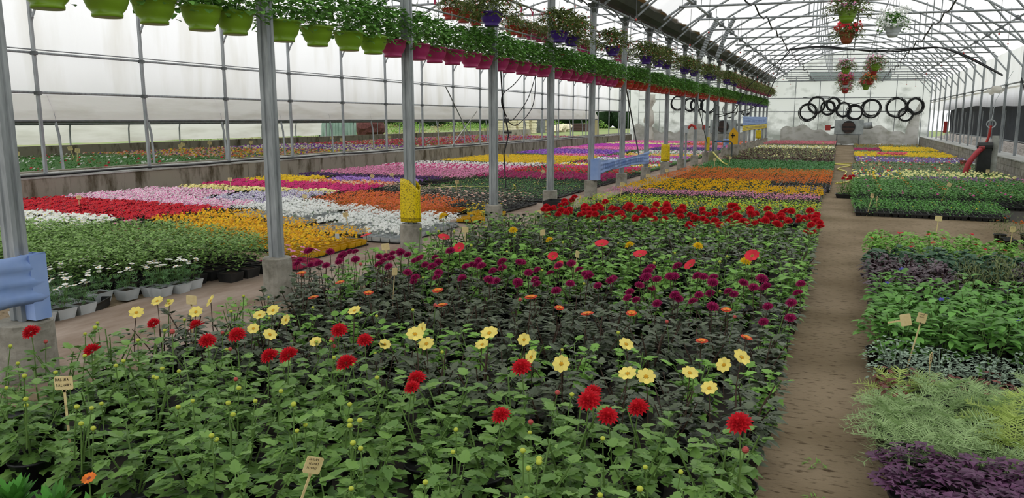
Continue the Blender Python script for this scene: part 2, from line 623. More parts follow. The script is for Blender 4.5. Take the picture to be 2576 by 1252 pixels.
# ------------------------------------------------------------------ steel frames
def frame_meshes():
    out = {}
    for nm, pts in (('r', ARCH_R), ('l', ARCH_L)):
        mb = MB()
        mb.tube([(x, 0, z) for x, z in pts], 0.03, 6)
        # sleeve joints
        for k in (4, 18):
            p, q = Vector((pts[k][0], 0, pts[k][1])), Vector((pts[k + 1][0], 0, pts[k + 1][1]))
            mb.tube([p, p + (q - p) * 0.45], 0.042, 6)
        out['arch_' + nm] = mb.mesh('arch_tube', M['galv'], True)
    def bar(a, b, r=0.021, flat=True):
        mb = MB()
        mb.tube([a, b], r, 6)
        if flat:
            for p, q in ((a, b), (b, a)):
                P, Q = Vector(p), Vector(q)
                d = (Q - P).normalized()
                mb.tube([P - d * 0.02, P + d * 0.07], r * 1.25, 4)
        return mb.mesh('frame_bar', M['galv'], True)
    out['tie_r'] = bar((-3.55, 0, 4.16), (4.85, 0, 4.02), 0.024)
    out['tie_l'] = bar((-13.2, 0, 4.12), (-6.1, 0, 4.12), 0.024)
    out['kp_r1'] = bar((-0.95, 0, 4.13), (-0.95, 0, 5.85), 0.016)
    out['kp_r2'] = bar((2.3, 0, 4.08), (2.3, 0, 5.55), 0.016)
    out['kp_l1'] = bar((-8.4, 0, 4.12), (-8.4, 0, 5.85), 0.016)
    out['kp_l2'] = bar((-10.8, 0, 4.12), (-10.8, 0, 5.85), 0.016)
    out['knee_r'] = bar((4.83, 0, 3.2), (3.3, 0, 5.02), 0.026)
    out['knee_l'] = bar((-14.15, 0, 3.52), (-13.35, 0, 4.75), 0.024)
    out['knee_g'] = bar((-4.55, 0, 3.98), (-3.75, 0, 4.62), 0.024)
    out['knee_g2'] = bar((-4.95, 0, 3.98), (-5.8, 0, 4.62), 0.024)
    out['susp_r'] = bar((-3.5, 0, 4.16), (-3.5, 0, 4.72), 0.008, False)
    out['tail'] = bar((-3.5, 0, 4.16), (-3.5, 0, 3.75), 0.004, False)
    return out
FMESH = frame_meshes()
for k, y in enumerate(FR):
    if y < 0:
        continue
    fk = nth(k - 2)
    t = thing('roof_truss', (0, y, 0), f'galvanised arch truss of the bay over the soil path, {fk} along the gutter', 'roof frame', 'roof trusses above the soil path')
    for nm, key in (('arch', 'arch_r'), ('tie_bar', 'tie_r'), ('hanger_rod', 'kp_r1'), ('hanger_rod', 'kp_r2'), ('knee_brace', 'knee_r'), ('knee_brace', 'knee_g'), ('hanger_rod', 'susp_r')):
        put(nm, FMESH[key], t)
    t = thing('roof_truss', (0, y - 0.35, 0), f'galvanised arch truss of the bay beside the film side wall, {fk} along the gutter', 'roof frame', 'roof trusses of the second bay')
    for nm, key in (('arch', 'arch_l'), ('tie_bar', 'tie_l'), ('hanger_rod', 'kp_l1'), ('hanger_rod', 'kp_l2'), ('knee_brace', 'knee_l'), ('knee_brace', 'knee_g2')):
        put(nm, FMESH[key], t)

def long_tube(name, x, z, r, label, cat='pipe', mat='galv', y0=Y0, y1=Y1, clamps=True, rc=1.4):
    t = thing(name, (x, 0, z), label, cat)
    mb = MB()
    mb.tube([(0, y0, 0), (0, y1, 0)], r, 7)
    mb.build('tube', M[mat], t, True)
    if clamps:
        mb = MB()
        for y in FR:
            mb.box(-r * rc, r * rc, y - 0.05, y + 0.05, -r * rc, r * rc)
        o = mb.build('clamp_blocks', M['galv_dark'], t)
        o.name = 'clamp'
        o['kind'] = 'stuff'
    return t

long_tube('ridge_purlin', 0.25, 5.93, 0.03, 'steel ridge purlin under the highest line of the roof film over the soil path', 'purlin')
long_tube('roof_purlin', -3.7, 4.56, 0.035, 'steel purlin clamped to the arches close above the column gutter', 'purlin', rc=2.0)
long_tube('roof_purlin', 4.15, 4.4, 0.03, 'steel purlin clamped to the arches above the block wall', 'purlin', rc=2.0)
long_tube('roof_purlin', -9.6, 5.93, 0.03, 'steel ridge purlin of the bay beside the film side wall', 'purlin')
long_tube('gutter_pipe', -4.72, 3.99, 0.028, 'steel pipe running below the gutter on the column heads', 'pipe')
long_tube('hanging_rail', -4.87, 3.05, 0.012, 'thin rail carrying the row of hanging bowls between the columns', 'rail', clamps=False)
long_tube('hanging_rail', -6.3, 4.02, 0.025, 'crop rail with pink hooks nearest the gutter in the second bay', 'rail', clamps=False)
long_tube('hanging_rail', -0.06, 4.12, 0.008, 'thin wire rail for the baskets above the soil path', 'rail', clamps=False)
long_tube('hanging_rail', 0.68, 4.10, 0.008, 'thin wire rail for the string of baskets toward the block wall', 'rail', clamps=False)
long_tube('hanging_rail', -7.4, 4.02, 0.025, 'crop rail with pink hooks farther from the gutter in the second bay', 'rail', clamps=False)

# gutter with dark underside
t = thing('roof_gutter', (-4.8, 0, 4.12), 'dark steel rain gutter between the two arched bays', 'gutter')
mb = MB()
pr = [(-0.36, 0.16), (-0.26, 0.02), (-0.1, -0.04), (0.1, -0.04), (0.26, 0.02), (0.42, 0.2)]
vs, fs = [], []
for y in (Y0, Y1):
    vs += [(x, y, z) for x, z in pr] + [(x, y, z + 0.012) for x, z in pr]
k = len(pr)
for j in range(k - 1):
    fs += [(j, j + 1, 2 * k + j + 1, 2 * k + j), (k + j + 1, k + j, 3 * k + j, 3 * k + j + 1)]
mb.add(vs, fs)
mb.build('channel', M['gutter'], t)
mb = MB()
vs, fs = [], []
for i in range(241):
    y = Y0 + (Y1 - Y0) * i / 240
    w = 0.02 * math.sin(i * 0.9) + 0.015 * math.sin(i * 2.3)
    vs += [(0.40, y, 0.17), (0.45 + w, y, 0.215 + w * 0.5)]
for i in range(240):
    fs.append((2 * i, 2 * i + 1, 2 * i + 3, 2 * i + 2))
mb.add(vs, fs)
mb.build('film_edge', M['rust_tape'], t)

# wavy cable looped along the gutter pipe
mb = MB()
pts = []
for i in range(0, 420):
    y = 8 + i * 0.112
    ph = (y - 3.2) / 2.45 * 2 * PI
    pts.append((-4.55, y, 3.86 + 0.085 * math.sin(ph + 1.2) + 0.02 * math.sin(ph * 2.3)))
mb.tube(pts, 0.013, 5)
tag(mb.build('looped_cable', M['cable'], smooth=True), 'grey cable looping in waves along the pipe below the gutter', 'cable')

# stepped black cables on the tie bars
for x, lab in ((-1.95, 'black cable stepping from tie bar to tie bar on the gutter side of the roof'), (1.95, 'black cable stepping across the tie bars on the block wall side of the roof')):
    mb = MB()
    pts = []
    rr = random.Random(int(abs(x) * 10) + (1 if x > 0 else 0))
    for k, y in enumerate(FR):
        zt = 4.12 - 0.015 * (x + 3.5)
        j = rr.uniform(-.05, .05)
        pts += [(x + j, y - 0.10, zt + 0.05), (x + j, y + 0.08, zt + 0.06), (x + j + rr.uniform(-.03, .03), y + 1.1, zt - 0.05 - rr.uniform(0, .05)), (x + j, y + 2.2, zt - 0.02)]
    mb.tube(pts, 0.018, 5)
    tag(mb.build('roof_cable', M['hose'], smooth=True), lab, 'cable')

# sagging black hose bundle crossing the roof
mb = MB()
for off in (0, 0.05):
    pts = []
    for i in range(31):
        u = i / 30
        z = 4.08 - 0.13 * (u / 0.7) if u < 0.7 else 3.95 - 0.85 * ((u - 0.7) / 0.3) ** 1.3
        pts.append((-1.95 + 6.5 * u, 29.25 + off, z + off * math.sin(u * 9) + 0.05 * math.sin(u * 11)))
    mb.tube(pts, 0.024, 6)
tag(mb.build('black_hose', M['hose'], smooth=True), 'pair of black hoses crossing the bay along a tie bar beside the hanging baskets', 'hose')
mb = MB()
pts = [(-1.9, 29.2, 4.05), (-2.1, 29.2, 3.8), (-2.48, 29.3, 2.75), (-2.7, 29.3, 2.37), (-3.23, 29.3, 2.02), (-4.15, 29.4, 1.86), (-4.4, 29.5, 1.84)]
def smooth_path(P, k=6):
    P = [Vector(p) for p in P]
    out = []
    for i in range(len(P) - 1):
        p0, p1, p2, p3 = P[max(i - 1, 0)], P[i], P[i + 1], P[min(i + 2, len(P) - 1)]
        for j in range(k):
            t = j / k
            out.append(0.5 * ((2 * p1) + (p2 - p0) * t + (2 * p0 - 5 * p1 + 4 * p2 - p3) * t * t + (3 * p1 - p0 - 3 * p2 + p3) * t ** 3))
    out.append(P[-1])
    return out
mb.tube(smooth_path(pts), 0.014, 5)
tag(mb.build('black_hose', M['hose'], smooth=True), 'black hose sagging from the roof down to the tap column', 'hose')
mb = MB()
mb.tube(smooth_path([(-1.9, 29.25, 4.0), (-2.7, 29.2, 3.3), (-3.29, 29.2, 2.79), (-3.69, 29.2, 2.0), (-4.3, 29.4, 1.75)]), 0.016, 5)
tag(mb.build('black_hose', M['hose'], smooth=True), 'thinner black hose bowing down from the roof hose pair to the standing pipe', 'hose')

# thin wires dropping from the tie bars
wm = MB(); wm.tube([(0, 0, 0), (0, 0, -0.75)], 0.005, 4); wm.ball((0, 0, -0.78), 0.02, 1, 5, 3)
WIRE = wm.mesh('drop_wire', [M['cable'], M['red_pl']])
kk = 0
for i, y in enumerate(FR):
    if y < 12 or y > 45:
        continue
    for x in ((-3.3, 2.65) if i % 2 else (-2.5, 3.2)):
        kk += 1
        o = put('drop_wire', WIRE, None, (x, y, 4.1))
        side = 'gutter' if x < 0 else 'block wall'
        tag(o, f'thin weighted wire hanging from the {nth(i - 2)} tie bar on the {side} side', 'wire', 'weighted wires under the tie bars')

# ------------------------------------------------------------------ side wall posts and rails
def post_mesh(h, w=0.06, d=0.05):
    mb = MB()
    mb.box(-w / 2, w / 2, -d / 2, d / 2, 0, h)
    return mb.mesh('post', M['galv'])
PL = post_mesh(3.42)
PR = post_mesh(3.28, 0.07, 0.05)
clampm = MB(); clampm.box(-0.05, 0.05, -0.045, 0.045, -0.035, 0.035); CL = clampm.mesh('clamp', M['galv_dark'])
tipm = MB(); tipm.add([(-.035, -.025, 0), (.035, -.025, 0), (.035, .025, 0), (-.035, .025, 0), (0.03, 0, 0.32)], [(0, 1, 4), (1, 2, 4), (2, 3, 4), (3, 0, 4)]); TIP = tipm.mesh('tip', M['galv'])
for k, y in enumerate(FR):
    if y < 0:
        continue
    kk = nth(k - 2)
    t = thing('wall_post', (-14.17, y - 0.35, 0.60), f'grey steel post on the mossy low wall, {kk} of that row', 'post', 'posts of the film side wall')
    t['kind'] = 'thing'
    sh_ = put('shaft', PL, t)
    put('clamp', CL, sh_, (0.0, 0, 2.32)); put('clamp', CL, sh_, (0.0, 0, 1.58))
    t = thing('wall_post', (4.82, y, 0.58), f'grey steel post on the block wall, {kk} of that row', 'post', 'posts above the block wall')
    t['kind'] = 'thing'
    sh_ = put('shaft', PR, t)
    put('clamp', CL, sh_, (-0.0, 0, 2.2))
long_tube('wall_rail', -14.22, 2.93, 0.024, 'upper steel rail on the posts of the film side wall', 'rail', clamps=False)
long_tube('wall_rail', -14.22, 2.99, 0.012, 'thin rail just above the upper rail of the film side wall', 'rail', clamps=False)
long_tube('wall_rail', -14.22, 2.19, 0.026, 'steel rail at the rolled bottom hem of the side film', 'rail', clamps=False)
long_tube('wall_rail', -14.2, 0.645, 0.03, 'pale pipe lying on the mossy low wall', 'rail', 'cap', clamps=False)
long_tube('wall_rail', 4.84, 2.80, 0.026, 'upper steel rail behind the posts of the block wall', 'rail', clamps=False)
long_tube('wall_rail', 4.9, 2.70, 0.03, 'rolled film tube along the posts of the block wall', 'rail', 'film_old', clamps=False)
long_tube('wall_rail', 5.25, 0.95, 0.02, 'rail along the bottom of the black shade net', 'rail', clamps=False)
# thin outer rods seen against the net
rodm = MB(); rodm.tube([(0, 0, 0), (0, 0, 1.5)], 0.018, 6); ROD = rodm.mesh('rod', M['galv'])
for k in range(19):
    y = 5 + 2.45 * k
    tag(put('net_post', ROD, None, (5.18, y, 0.5)), f'thin outer rod in front of the black shade net, {nth(k + 1)} along it', 'post', 'rods of the shade net')
# inclined braces and a bundled roll of film
mb = MB(); mb.tube([(4.8, 25.3, 0.58), (4.8, 24.2, 2.75)], 0.03, 6)
tag(mb.build('diagonal_brace', M['galv'], smooth=True), 'pale inclined steel brace between the nearer posts of the block wall', 'brace')
mb = MB(); mb.tube([(4.78, 24.0, 0.6), (4.78, 27.6, 2.9)], 0.016, 5)
tag(mb.build('diagonal_brace', M['hose'], smooth=True), 'dark thin diagonal rod crossing the posts in front of the shade net', 'brace')
mb = MB()
mb.tube(smooth_path([(4.78, 33.4, 2.66), (4.7, 32.9, 2.72), (4.72, 32.2, 2.62), (4.7, 31.4, 2.7), (4.74, 30.6, 2.63), (4.78, 30.2, 2.66)]), [0.03] * 6 + [0.05] * 6 + [0.1] * 6 + [0.12] * 6 + [0.05] * 7, 8)
tag(mb.build('film_bundle', M['film_old'], smooth=True), 'bundled roll of pale film tied to the rail of the block wall', 'plastic sheet')
mb = MB(); mb.tube([(-14.1, 29.0, 0.65), (-14.1, 26.6, 2.9)], 0.022, 6)
tag(mb.build('diagonal_brace', M['galv'], smooth=True), 'diagonal steel brace crossing on the film side wall, falling away from the camera', 'brace')
mb = MB(); mb.tube([(-14.08, 27.0, 0.65), (-14.08, 29.3, 2.0)], 0.02, 6)
tag(mb.build('diagonal_brace', M['cap'], smooth=True), 'paler diagonal brace crossing the first one on the film side wall', 'brace')
# black hose lying along the mossy low wall
mb = MB()
pts = []
for i in range(160):
    y = Y0 + 6 + i * 0.3
    pts.append((-14.08 + 0.02 * math.sin(y * 0.9), y, 0.634 + 0.01 * math.sin(y * 1.7)))
mb.tube(pts, 0.022, 6)
tag(mb.build('black_hose', M['hose'], smooth=True), 'black hose lying along the top of the mossy low wall', 'hose')

# ------------------------------------------------------------------ columns
def column_parts():
    a, b = 0.055, 0.045
    mb = MB()
    h = 3.55
    # box section with a centre groove on each wide face
    prof = [(-a, -b), (-0.018, -b), (-0.013, -b + 0.012), (0.013, -b + 0.012), (0.018, -b), (a, -b), (a, -0.015), (a - 0.012, -0.01), (a - 0.012, 0.01), (a, 0.015), (a, b), (0.018, b), (0.013, b - 0.012), (-0.013, b - 0.012), (-0.018, b), (-a, b)]
    n = len(prof)
    vs = [(x, y, 0) for x, y in prof] + [(x, y, h) for x, y in prof]
    fs = [(i, (i + 1) % n, n + (i + 1) % n, n + i) for i in range(n)] + [tuple(range(n, 2 * n))]
    mb.add(vs, fs)
    shaft = mb.mesh('column_shaft', M['galv'])
    cm = MB()
    r = random.Random(2)
    prof = [(0.135, 0), (0.137, 0.12), (0.131, 0.25), (0.134, 0.38), (0.130, 0.425), (0.118, 0.435)]
    cm.lathe(prof, 20)
    for i, v in enumerate(cm.v):
        k = 1 + r.uniform(-0.02, 0.02)
        cm.v[i] = (v[0] * k, v[1] * k, v[2])
    foot = cm.mesh('concrete_foot', M['concrete'])
    hm = MB()
    hm.box(-0.1, 0.1, -0.06, 0.06, 3.50, 3.57)
    hm.add([(-0.005, -0.16, 3.57), (-0.005, 0.16, 3.57), (-0.005, 0.05, 3.38), (-0.005, -0.05, 3.38), (0.07, -0.16, 3.57), (0.07, 0.16, 3.57), (0.07, 0.05, 3.38), (0.07, -0.05, 3.38)],
           [(0, 1, 2, 3), (7, 6, 5, 4), (0, 4, 5, 1), (1, 5, 6, 2), (2, 6, 7, 3), (3, 7, 4, 0)])
    head = hm.mesh('head_plate', M['galv_dark'])
    return shaft, foot, head
SH, FT, HD = column_parts()
COLY = [3.2 + 2.45 * k for k in range(0, 22)]
special = {0: 'steel column wrapped low with blue banner, nearest of the row along the concrete walkway', 1: 'thick bare steel column on a round concrete foot, second along the walkway',
           2: 'steel column carrying the torn speckled yellow sheet beside the orange flowers', 3: 'steel column on a concrete foot behind small yellow flower pots',
           4: 'steel column whose concrete foot stands behind a black square pot', 5: 'steel column where the long blue banner begins',
           6: 'steel column behind the middle of the long blue banner', 7: 'steel column where the long blue banner ends', 8: 'steel column with the second yellow sheet above its foot'}
for k, y in enumerate(COLY):
    t = thing('steel_column', (-4.8, y, 0.42), special.get(k, f'slim steel column on a concrete foot, {nth(k + 1)} along the walkway'), 'column', 'gutter columns')
    t['kind'] = 'thing'
    put('shaft', SH, t)
    s = 1.3 if k == 0 else 1.0
    put('concrete_foot', FT, t, (0, 0, -0.42), (0, 0, k * 1.3), (s, s, 0.96 + 0.02 * (k % 3)))
    put('head_plate', HD, t)

# black square pot in front of the fifth column
t = thing('square_pot', (-4.52, 12.6, 0.0), 'large black square pot standing against the fifth column foot', 'pot')
mb = MB(); mb.open_box(-0.19, 0.19, -0.19, 0.19, 0, 0.3, 0.015, 0, 0.88)
for z in (0.24, 0.26, 0.21):
    mb.box(-0.192, 0.192, -0.192, 0.192, z, z + 0.008)
mb.build('pot_body', M['black'], t)

# yellow sticky sheets (bags) on columns
def sticky(y, z0, z1, w, label, torn=False):
    t = thing('yellow_sticky_trap', (-4.8, y, z0), label, 'insect trap')
    mb = MB()
    n, h = 18, z1 - z0
    vs, fs = [], []
    rows = 10
    for i in range(n + 1):
        a = 2 * PI * i / n
        ca, sa = math.cos(a), math.sin(a)
        rx, ry = w / 2 * 1.0, w / 2 * 0.62
        k = (abs(ca) ** 3 + abs(sa) ** 3) ** (-1 / 3)
        hh = h
        if torn and ca > 0.0:
            hh = h - 0.13 * ca ** 1.5
        for j in range(rows + 1):
            u = j / rows
            q = k * (1 - 0.05 * u + 0.02 * math.sin(6 * u + i))
            vs.append((rx * ca * q, ry * sa * q, hh * u))
    for i in range(n):
        for j in range(rows):
            a = i * (rows + 1) + j
            fs.append((a, a + rows + 1, a + rows + 2, a + 1))
    mb.add(vs, fs)
    o = mb.build('sticky_sheet', M['trap'], t, True)
    sd = o.modifiers.new('thick', 'SOLIDIFY'); sd.thickness = 0.003
    mb = MB()
    for z in (0.04, 0.05):
        pts = [(w / 2 * 1.03 * math.cos(a) * (abs(math.cos(a)) ** 3 + abs(math.sin(a)) ** 3) ** (-1 / 3), w / 2 * 0.65 * math.sin(a) * (abs(math.cos(a)) ** 3 + abs(math.sin(a)) ** 3) ** (-1 / 3), z) for a in [2 * PI * i / n for i in range(n)]]
        mb.tube(pts, 0.0025, 4, closed=True)
    mb.build('fold_line', hard('dark_fold', '7b6a10', 0.6) if 'dark_fold' not in bpy.data.materials else bpy.data.materials['dark_fold'], t)
    return t
sticky(8.1, 0.46, 0.98, 0.26, 'torn speckled yellow sticky sheet around the third column from the camera', True)
sticky(22.8, 0.46, 0.95, 0.26, 'smooth square-topped yellow sheet around the ninth column foot')
sticky(37.5, 0.46, 0.95, 0.3, 'yellow sticky sheet far down the column row, nearer of the two small ones')
sticky(49.75, 0.5, 1.0, 0.34, 'yellow sticky sheet far down the column row beside the far blue banner')
t = thing('yellow_sticky_trap', (-4.72, 30.1, 0.5), 'narrow yellow strip on the column near the standing tap', 'insect trap')
mb = MB(); mb.box(-0.05, 0.05, -0.07, 0.07, 0.0, 0.5); mb.build('sticky_sheet', M['trap'], t)

# blue banners
def banner(y0, y1, z0, z1, label, x=-4.71, pinch=0.0, text=True, seed=1, mat='blue', zend=None):
    t = thing('blue_banner', (x, y0, z0), label, 'banner')
    n, rows = 48, 10
    r = random.Random(seed)
    vs, fs = [], []
    ph = [r.uniform(0, 6) for _ in range(5)]
    for i in range(n + 1):
        u = i / n
        mid = 1 - pinch * math.sin(u * PI) ** 0.7
        for j in range(rows + 1):
            v = j / rows
            zc = (z1 - z0) / 2
            z = zc + (v - 0.5) * (z1 - z0) * mid
            wr = 0.012 * math.sin(v * 20 + 3 * math.sin(u * 5 + ph[0]) + ph[1]) + 0.010 * math.sin(u * 60 + v * 3)
            vs.append((wr, (y1 - y0) * u, z))
    for i in range(n):
        for j in range(rows):
            a = i * (rows + 1) + j
            fs.append((a, a + rows + 1, a + rows + 2, a + 1))
    mb = MB(); mb.add(vs, fs)
    o = mb.build('banner_cloth', M[mat], t, True)
    sd = o.modifiers.new('thick', 'SOLIDIFY'); sd.thickness = 0.003
    if text:
        mb = MB()
        for i in range(26):
            u = 0.12 + 0.76 * i / 26 + r.uniform(-.005, .005)
            y = (y1 - y0) * u
            zc = (z1 - z0) / 2
            hh = 0.06
            for q in range(r.choice((1, 2, 2))):
                yy = y + q * 0.07
                mb.box(0.022, 0.025, yy, yy + 0.022, zc - hh + r.uniform(-.01, .01), zc + hh + r.uniform(-.01, .01))
        mb.build('faded_print', M['blue_d'], t)
    return t
banner(15.4, 20.35, 0.5, 0.86, 'long creased light blue banner stretched between columns beside the walkway', pinch=0.42, seed=3)
t = thing('blue_banner', (-4.69, 15.42, 0.44), 'upright blue wrap around the column at the near end of the long banner', 'banner')
mb = MB(); mb.open_box(-0.085, 0.085, -0.085, 0.085, 0, 0.44, 0.006, 0, 1.0)
mb.build('banner_cloth', M['blue'], t)
banner(0.75, 3.29, 0.54, 0.86, 'wide creased blue banner wrapped round the nearest column, cut off by the picture edge', x=-4.66, pinch=0.05, text=False, seed=8)
t = thing('blue_banner', (-4.72, 3.24, 0.43), 'blue tail of banner wrapped low on the nearest column above its concrete foot', 'banner')
mb = MB(); mb.open_box(-0.064, 0.064, -0.055, 0.055, 0, 0.42, 0.004, 0, 1.0)
mb.build('banner_cloth', M['blue'], t)
banner(34.2, 37.2, 0.5, 0.85, 'small pale blue banner between the far columns', x=-4.72, pinch=0.3, text=True, seed=5)
banner(40.5, 54.0, 1.35, 1.8, 'far blue banner strung high across the last columns', x=-4.70, text=True, seed=6)
M['yban'] = hard('yellow_banner', 'cfb51e', 0.6, 0, 'dcc53a', 3, 2)
banner(40.5, 54.0, 1.08, 1.34, 'yellow banner strip just below the far blue banner', x=-4.70, text=True, seed=9, mat='yban').name = 'yellow_banner'

# ------------------------------------------------------------------ leaves and flowers
PROFS = {
    'ovate': [0.0, 0.75, 1.0, 0.72, 0.0],
    'lance': [0.0, 0.7, 1.0, 0.6, 0.0],
    'tooth': [0.0, 0.85, 0.72, 1.0, 0.62, 0.68, 0.3, 0.0],
    'spoon': [0.12, 0.25, 0.55, 1.0, 0.8, 0.0],
    'round': [0.25, 0.95, 1.05, 0.85, 0.2],
    'low': [0.0, 1.0, 0.0],
}


def leaf(mb, p, d, nrm, L, Wd, prof='ovate', mi=0, droop=0.3, fold=0.15):
    P = PROFS[prof]
    k = len(P)
    d = Vector(d).normalized()
    s = d.cross(Vector(nrm))
    if s.length < 1e-5:
        s = d.orthogonal()
    s.normalize()
    u = s.cross(d)
    vs, fs = [], []
    for i, w in enumerate(P):
        t = i / (k - 1)
        c = Vector(p) + d * (L * t) - Vector((0, 0, 1)) * (droop * L * t * t)
        w2 = Wd * 0.5 * w
        vs += [c - s * w2 + u * (fold * w2), c, c + s * w2 + u * (fold * w2)]
    for i in range(k - 1):
        a = i * 3
        for q in (0, 1):
            f = (a + q, a + q + 1, a + 3 + q + 1, a + 3 + q)
            if P[i] == 0:
                f = (a + 1, a + 3 + q + 1, a + 3 + q)
            elif P[i + 1] == 0:
                f = (a + q, a + q + 1, a + 3 + 1)
            fs.append(f)
    mb.add(vs, fs, mi)


def rdir(r, az, el):
    return Vector((math.cos(az) * math.cos(el), math.sin(az) * math.cos(el), math.sin(el)))


def basis(n):
    n = Vector(n).normalized()
    a = n.orthogonal().normalized()
    return a, n.cross(a), n


def fl_petunia(mb, p, n, R, m_out=0, m_in=1, m_alt=None, rot=0.0):
    a, b, n = basis(n)
    N = 10
    vs = [Vector(p) - n * R * 0.3]
    for k, (rr, h) in enumerate(((0.30, -0.02), (1.0, 0.02))):
        for j in range(N):
            t = rot + 2 * PI * j / N
            q = rr * (1.0 if j % 2 == 0 else 0.80) if k else rr
            vs.append(Vector(p) + a * (R * q * math.cos(t)) + b * (R * q * math.sin(t)) + n * (R * h + (0.08 * R if j % 2 and k else 0)))
    for j in range(N):
        j2 = (j + 1) % N
        mb.add([vs[0], vs[1 + j], vs[1 + j2]], [(0, 1, 2)], m_in)
    mo = [m_out if m_alt is None or (j // 1) % 2 == 0 else m_alt for j in range(N)]
    base = len(mb.v)
    mb.v.extend(tuple(x) for x in vs[1:])
    for j in range(N):
        j2 = (j + 1) % N
        mb.f.append((base + j, base + j2, base + N + j2, base + N + j))
        mb.m.append(mo[j])


def fl_daisy(mb, p, n, R, m_pet=0, m_c=1, N=11, w=0.30, cup=0.1, cr=0.26):
    a, b, n = basis(n)
    off = random.Random(int(abs(p[0]) * 1e4)).uniform(0, 1)
    for j in range(N):
        t = 2 * PI * (j + off) / N
        d = a * math.cos(t) + b * math.sin(t)
        s = n.cross(d)
        q = Vector(p)
        up = n * R * cup
        mb.add([q + d * R * 0.15, q + d * R * 0.5 - s * R * w * .85 + up * .5, q + d * R * 0.82 - s * R * w * .85 + up, q + d * R * 1.0 + up * .9, q + d * R * 0.82 + s * R * w * .85 + up, q + d * R * 0.5 + s * R * w * .85 + up * .5], [(0, 1, 2, 3, 4, 5)], m_pet)
    vs = [Vector(p) + n * R * 0.14]
    for j in range(6):
        t = 2 * PI * j / 6
        vs.append(Vector(p) + a * R * cr * math.cos(t) + b * R * cr * math.sin(t) + n * R * 0.04)
    mb.add(vs, [(0, 1 + j, 1 + (j + 1) % 6) for j in range(6)], m_c)


def fl_pompon(mb, p, n, R, m=0, layers=4, N=13, flat=0.55):
    a, b, n = basis(n)
    for k in range(layers):
        u = k / (layers - 1) if layers > 1 else 0
        el = -0.15 + 1.25 * u
        Lr = R * (1 - 0.35 * u)
        M_ = max(5, int(N * (1 - 0.45 * u)))
        for j in range(M_):
            t = 2 * PI * (j + 0.5 * (k % 2)) / M_ + k * 0.3
            d0 = a * math.cos(t) + b * math.sin(t)
            d = d0 * math.cos(el) + n * math.sin(el) * flat
            s = n.cross(d0)
            w = R * (0.20 - 0.05 * u)
            q = Vector(p) + n * (R * 0.22 * u)
            up = n * math.cos(el) - d0 * math.sin(el)
            tip = q + d * Lr + up * R * 0.03
            mid = q + d * Lr * 0.6
            mb.add([q + d * Lr * 0.15, mid - s * w + up * w * 0.6, tip, mid + s * w + up * w * 0.6, mid - up * w * 0.15], [(0, 1, 4), (1, 2, 4), (2, 3, 4), (3, 0, 4)], m)
    mb.ball(Vector(p) + n * R * 0.3, R * 0.22, m, 6, 3)


def fl_small(mb, p, n, R, m=0, N=5):
    a, b, n = basis(n)
    vs = [Vector(p) + n * R * 0.1]
    for j in range(2 * N):
        t = PI * j / N
        q = R * (1 if j % 2 == 0 else 0.45)
        vs.append(Vector(p) + a * q * math.cos(t) + b * q * math.sin(t) + n * R * 0.12 * (j % 2 == 0))
    mb.add(vs, [(0, 1 + j, 1 + (j + 1) % (2 * N)) for j in range(2 * N)], m)


# petal and leaf colours
L_ = {}
def LM(key, col, **k):
    if key not in L_:
        L_[key] = soft(key, col, **k)
    return L_[key]

G_MID = LM('leaf_green', '5a8a40', var=0.32, rough=0.5)
G_DEEP = LM('leaf_deep_green', '467438', var=0.35, rough=0.5)
G_DAHLIA = LM('dahlia_leaf', '648f45', var=0.3, rough=0.42, warm=0.2)
G_DAHLIA2 = LM('dahlia_leaf_light', '6fa346', var=0.25, rough=0.45, warm=0.1)
G_DARK = LM('bronze_leaf', '4d5b44', var=0.3, rough=0.42, trans=0.1, warm=0.1)
G_LIME = LM('lime_leaf', 'b4d83e', var=0.15, trans=0.35)
G_LIGHT = LM('light_green_leaf', '78a648', var=0.25)
G_OLIVE = LM('olive_leaf', '6f7a4c', var=0.35)
G_SILVER = LM('silver_green_leaf', 'a2bb84', var=0.2, rough=0.75, spec=0.15)
G_SILVER2 = LM('silver_leaf', '93a793', var=0.25, rough=0.75, spec=0.15)
G_PURPLE = LM('purple_leaf', '562f50', var=0.3, rough=0.5, trans=0.12)
G_PLUM = LM('plum_leaf', '45323a', var=0.35, rough=0.4, trans=0.08)
G_BROWN = LM('brown_red_leaf', '6e3b30', var=0.3, rough=0.5, trans=0.12)
G_BUD = LM('bud_yellow_green', 'b5bf45', var=0.15, trans=0.05)
C_RED = LM('petal_red', 'd0202e', var=0.15, rough=0.6, trans=0.2)
C_RED2 = LM('petal_bright_red', 'd8283a', var=0.2, rough=0.6)
C_MAG = LM('petal_magenta', 'a01f5c', var=0.2, rough=0.6)
C_CERISE = LM('petal_cerise', 'cf2a74', var=0.2, rough=0.6)
C_PINK = LM('petal_pink', 'e58fb8', var=0.15, rough=0.6)
C_HOT = LM('petal_hot_pink', 'dd4fa4', var=0.2, rough=0.6)
C_LILAC = LM('petal_lilac', 'a77cc9', var=0.2, rough=0.6)
C_PURP = LM('petal_purple', '6a3a9e', var=0.25, rough=0.6)
C_DPURP = LM('petal_deep_purple', '46235e', var=0.25, rough=0.6)
C_VIOL = LM('petal_violet', '9b3fc4', var=0.2, rough=0.6)
C_WHITE = LM('petal_white', 'eef0ec', var=0.05, rough=0.6)
C_CREAM = LM('petal_pale_yellow', 'efe9a0', var=0.1, rough=0.6)
C_LEMON = LM('petal_lemon', 'f0dd74', var=0.12, rough=0.6)
C_YEL = LM('petal_yellow', 'e6c21c', var=0.15, rough=0.6)
C_GOLD = LM('petal_golden', 'f9c818', var=0.15, rough=0.6)
C_ORG = LM('petal_orange', 'dd7324', var=0.22, rough=0.6)
C_CORAL = LM('petal_coral', 'dc6a45', var=0.2, rough=0.6)
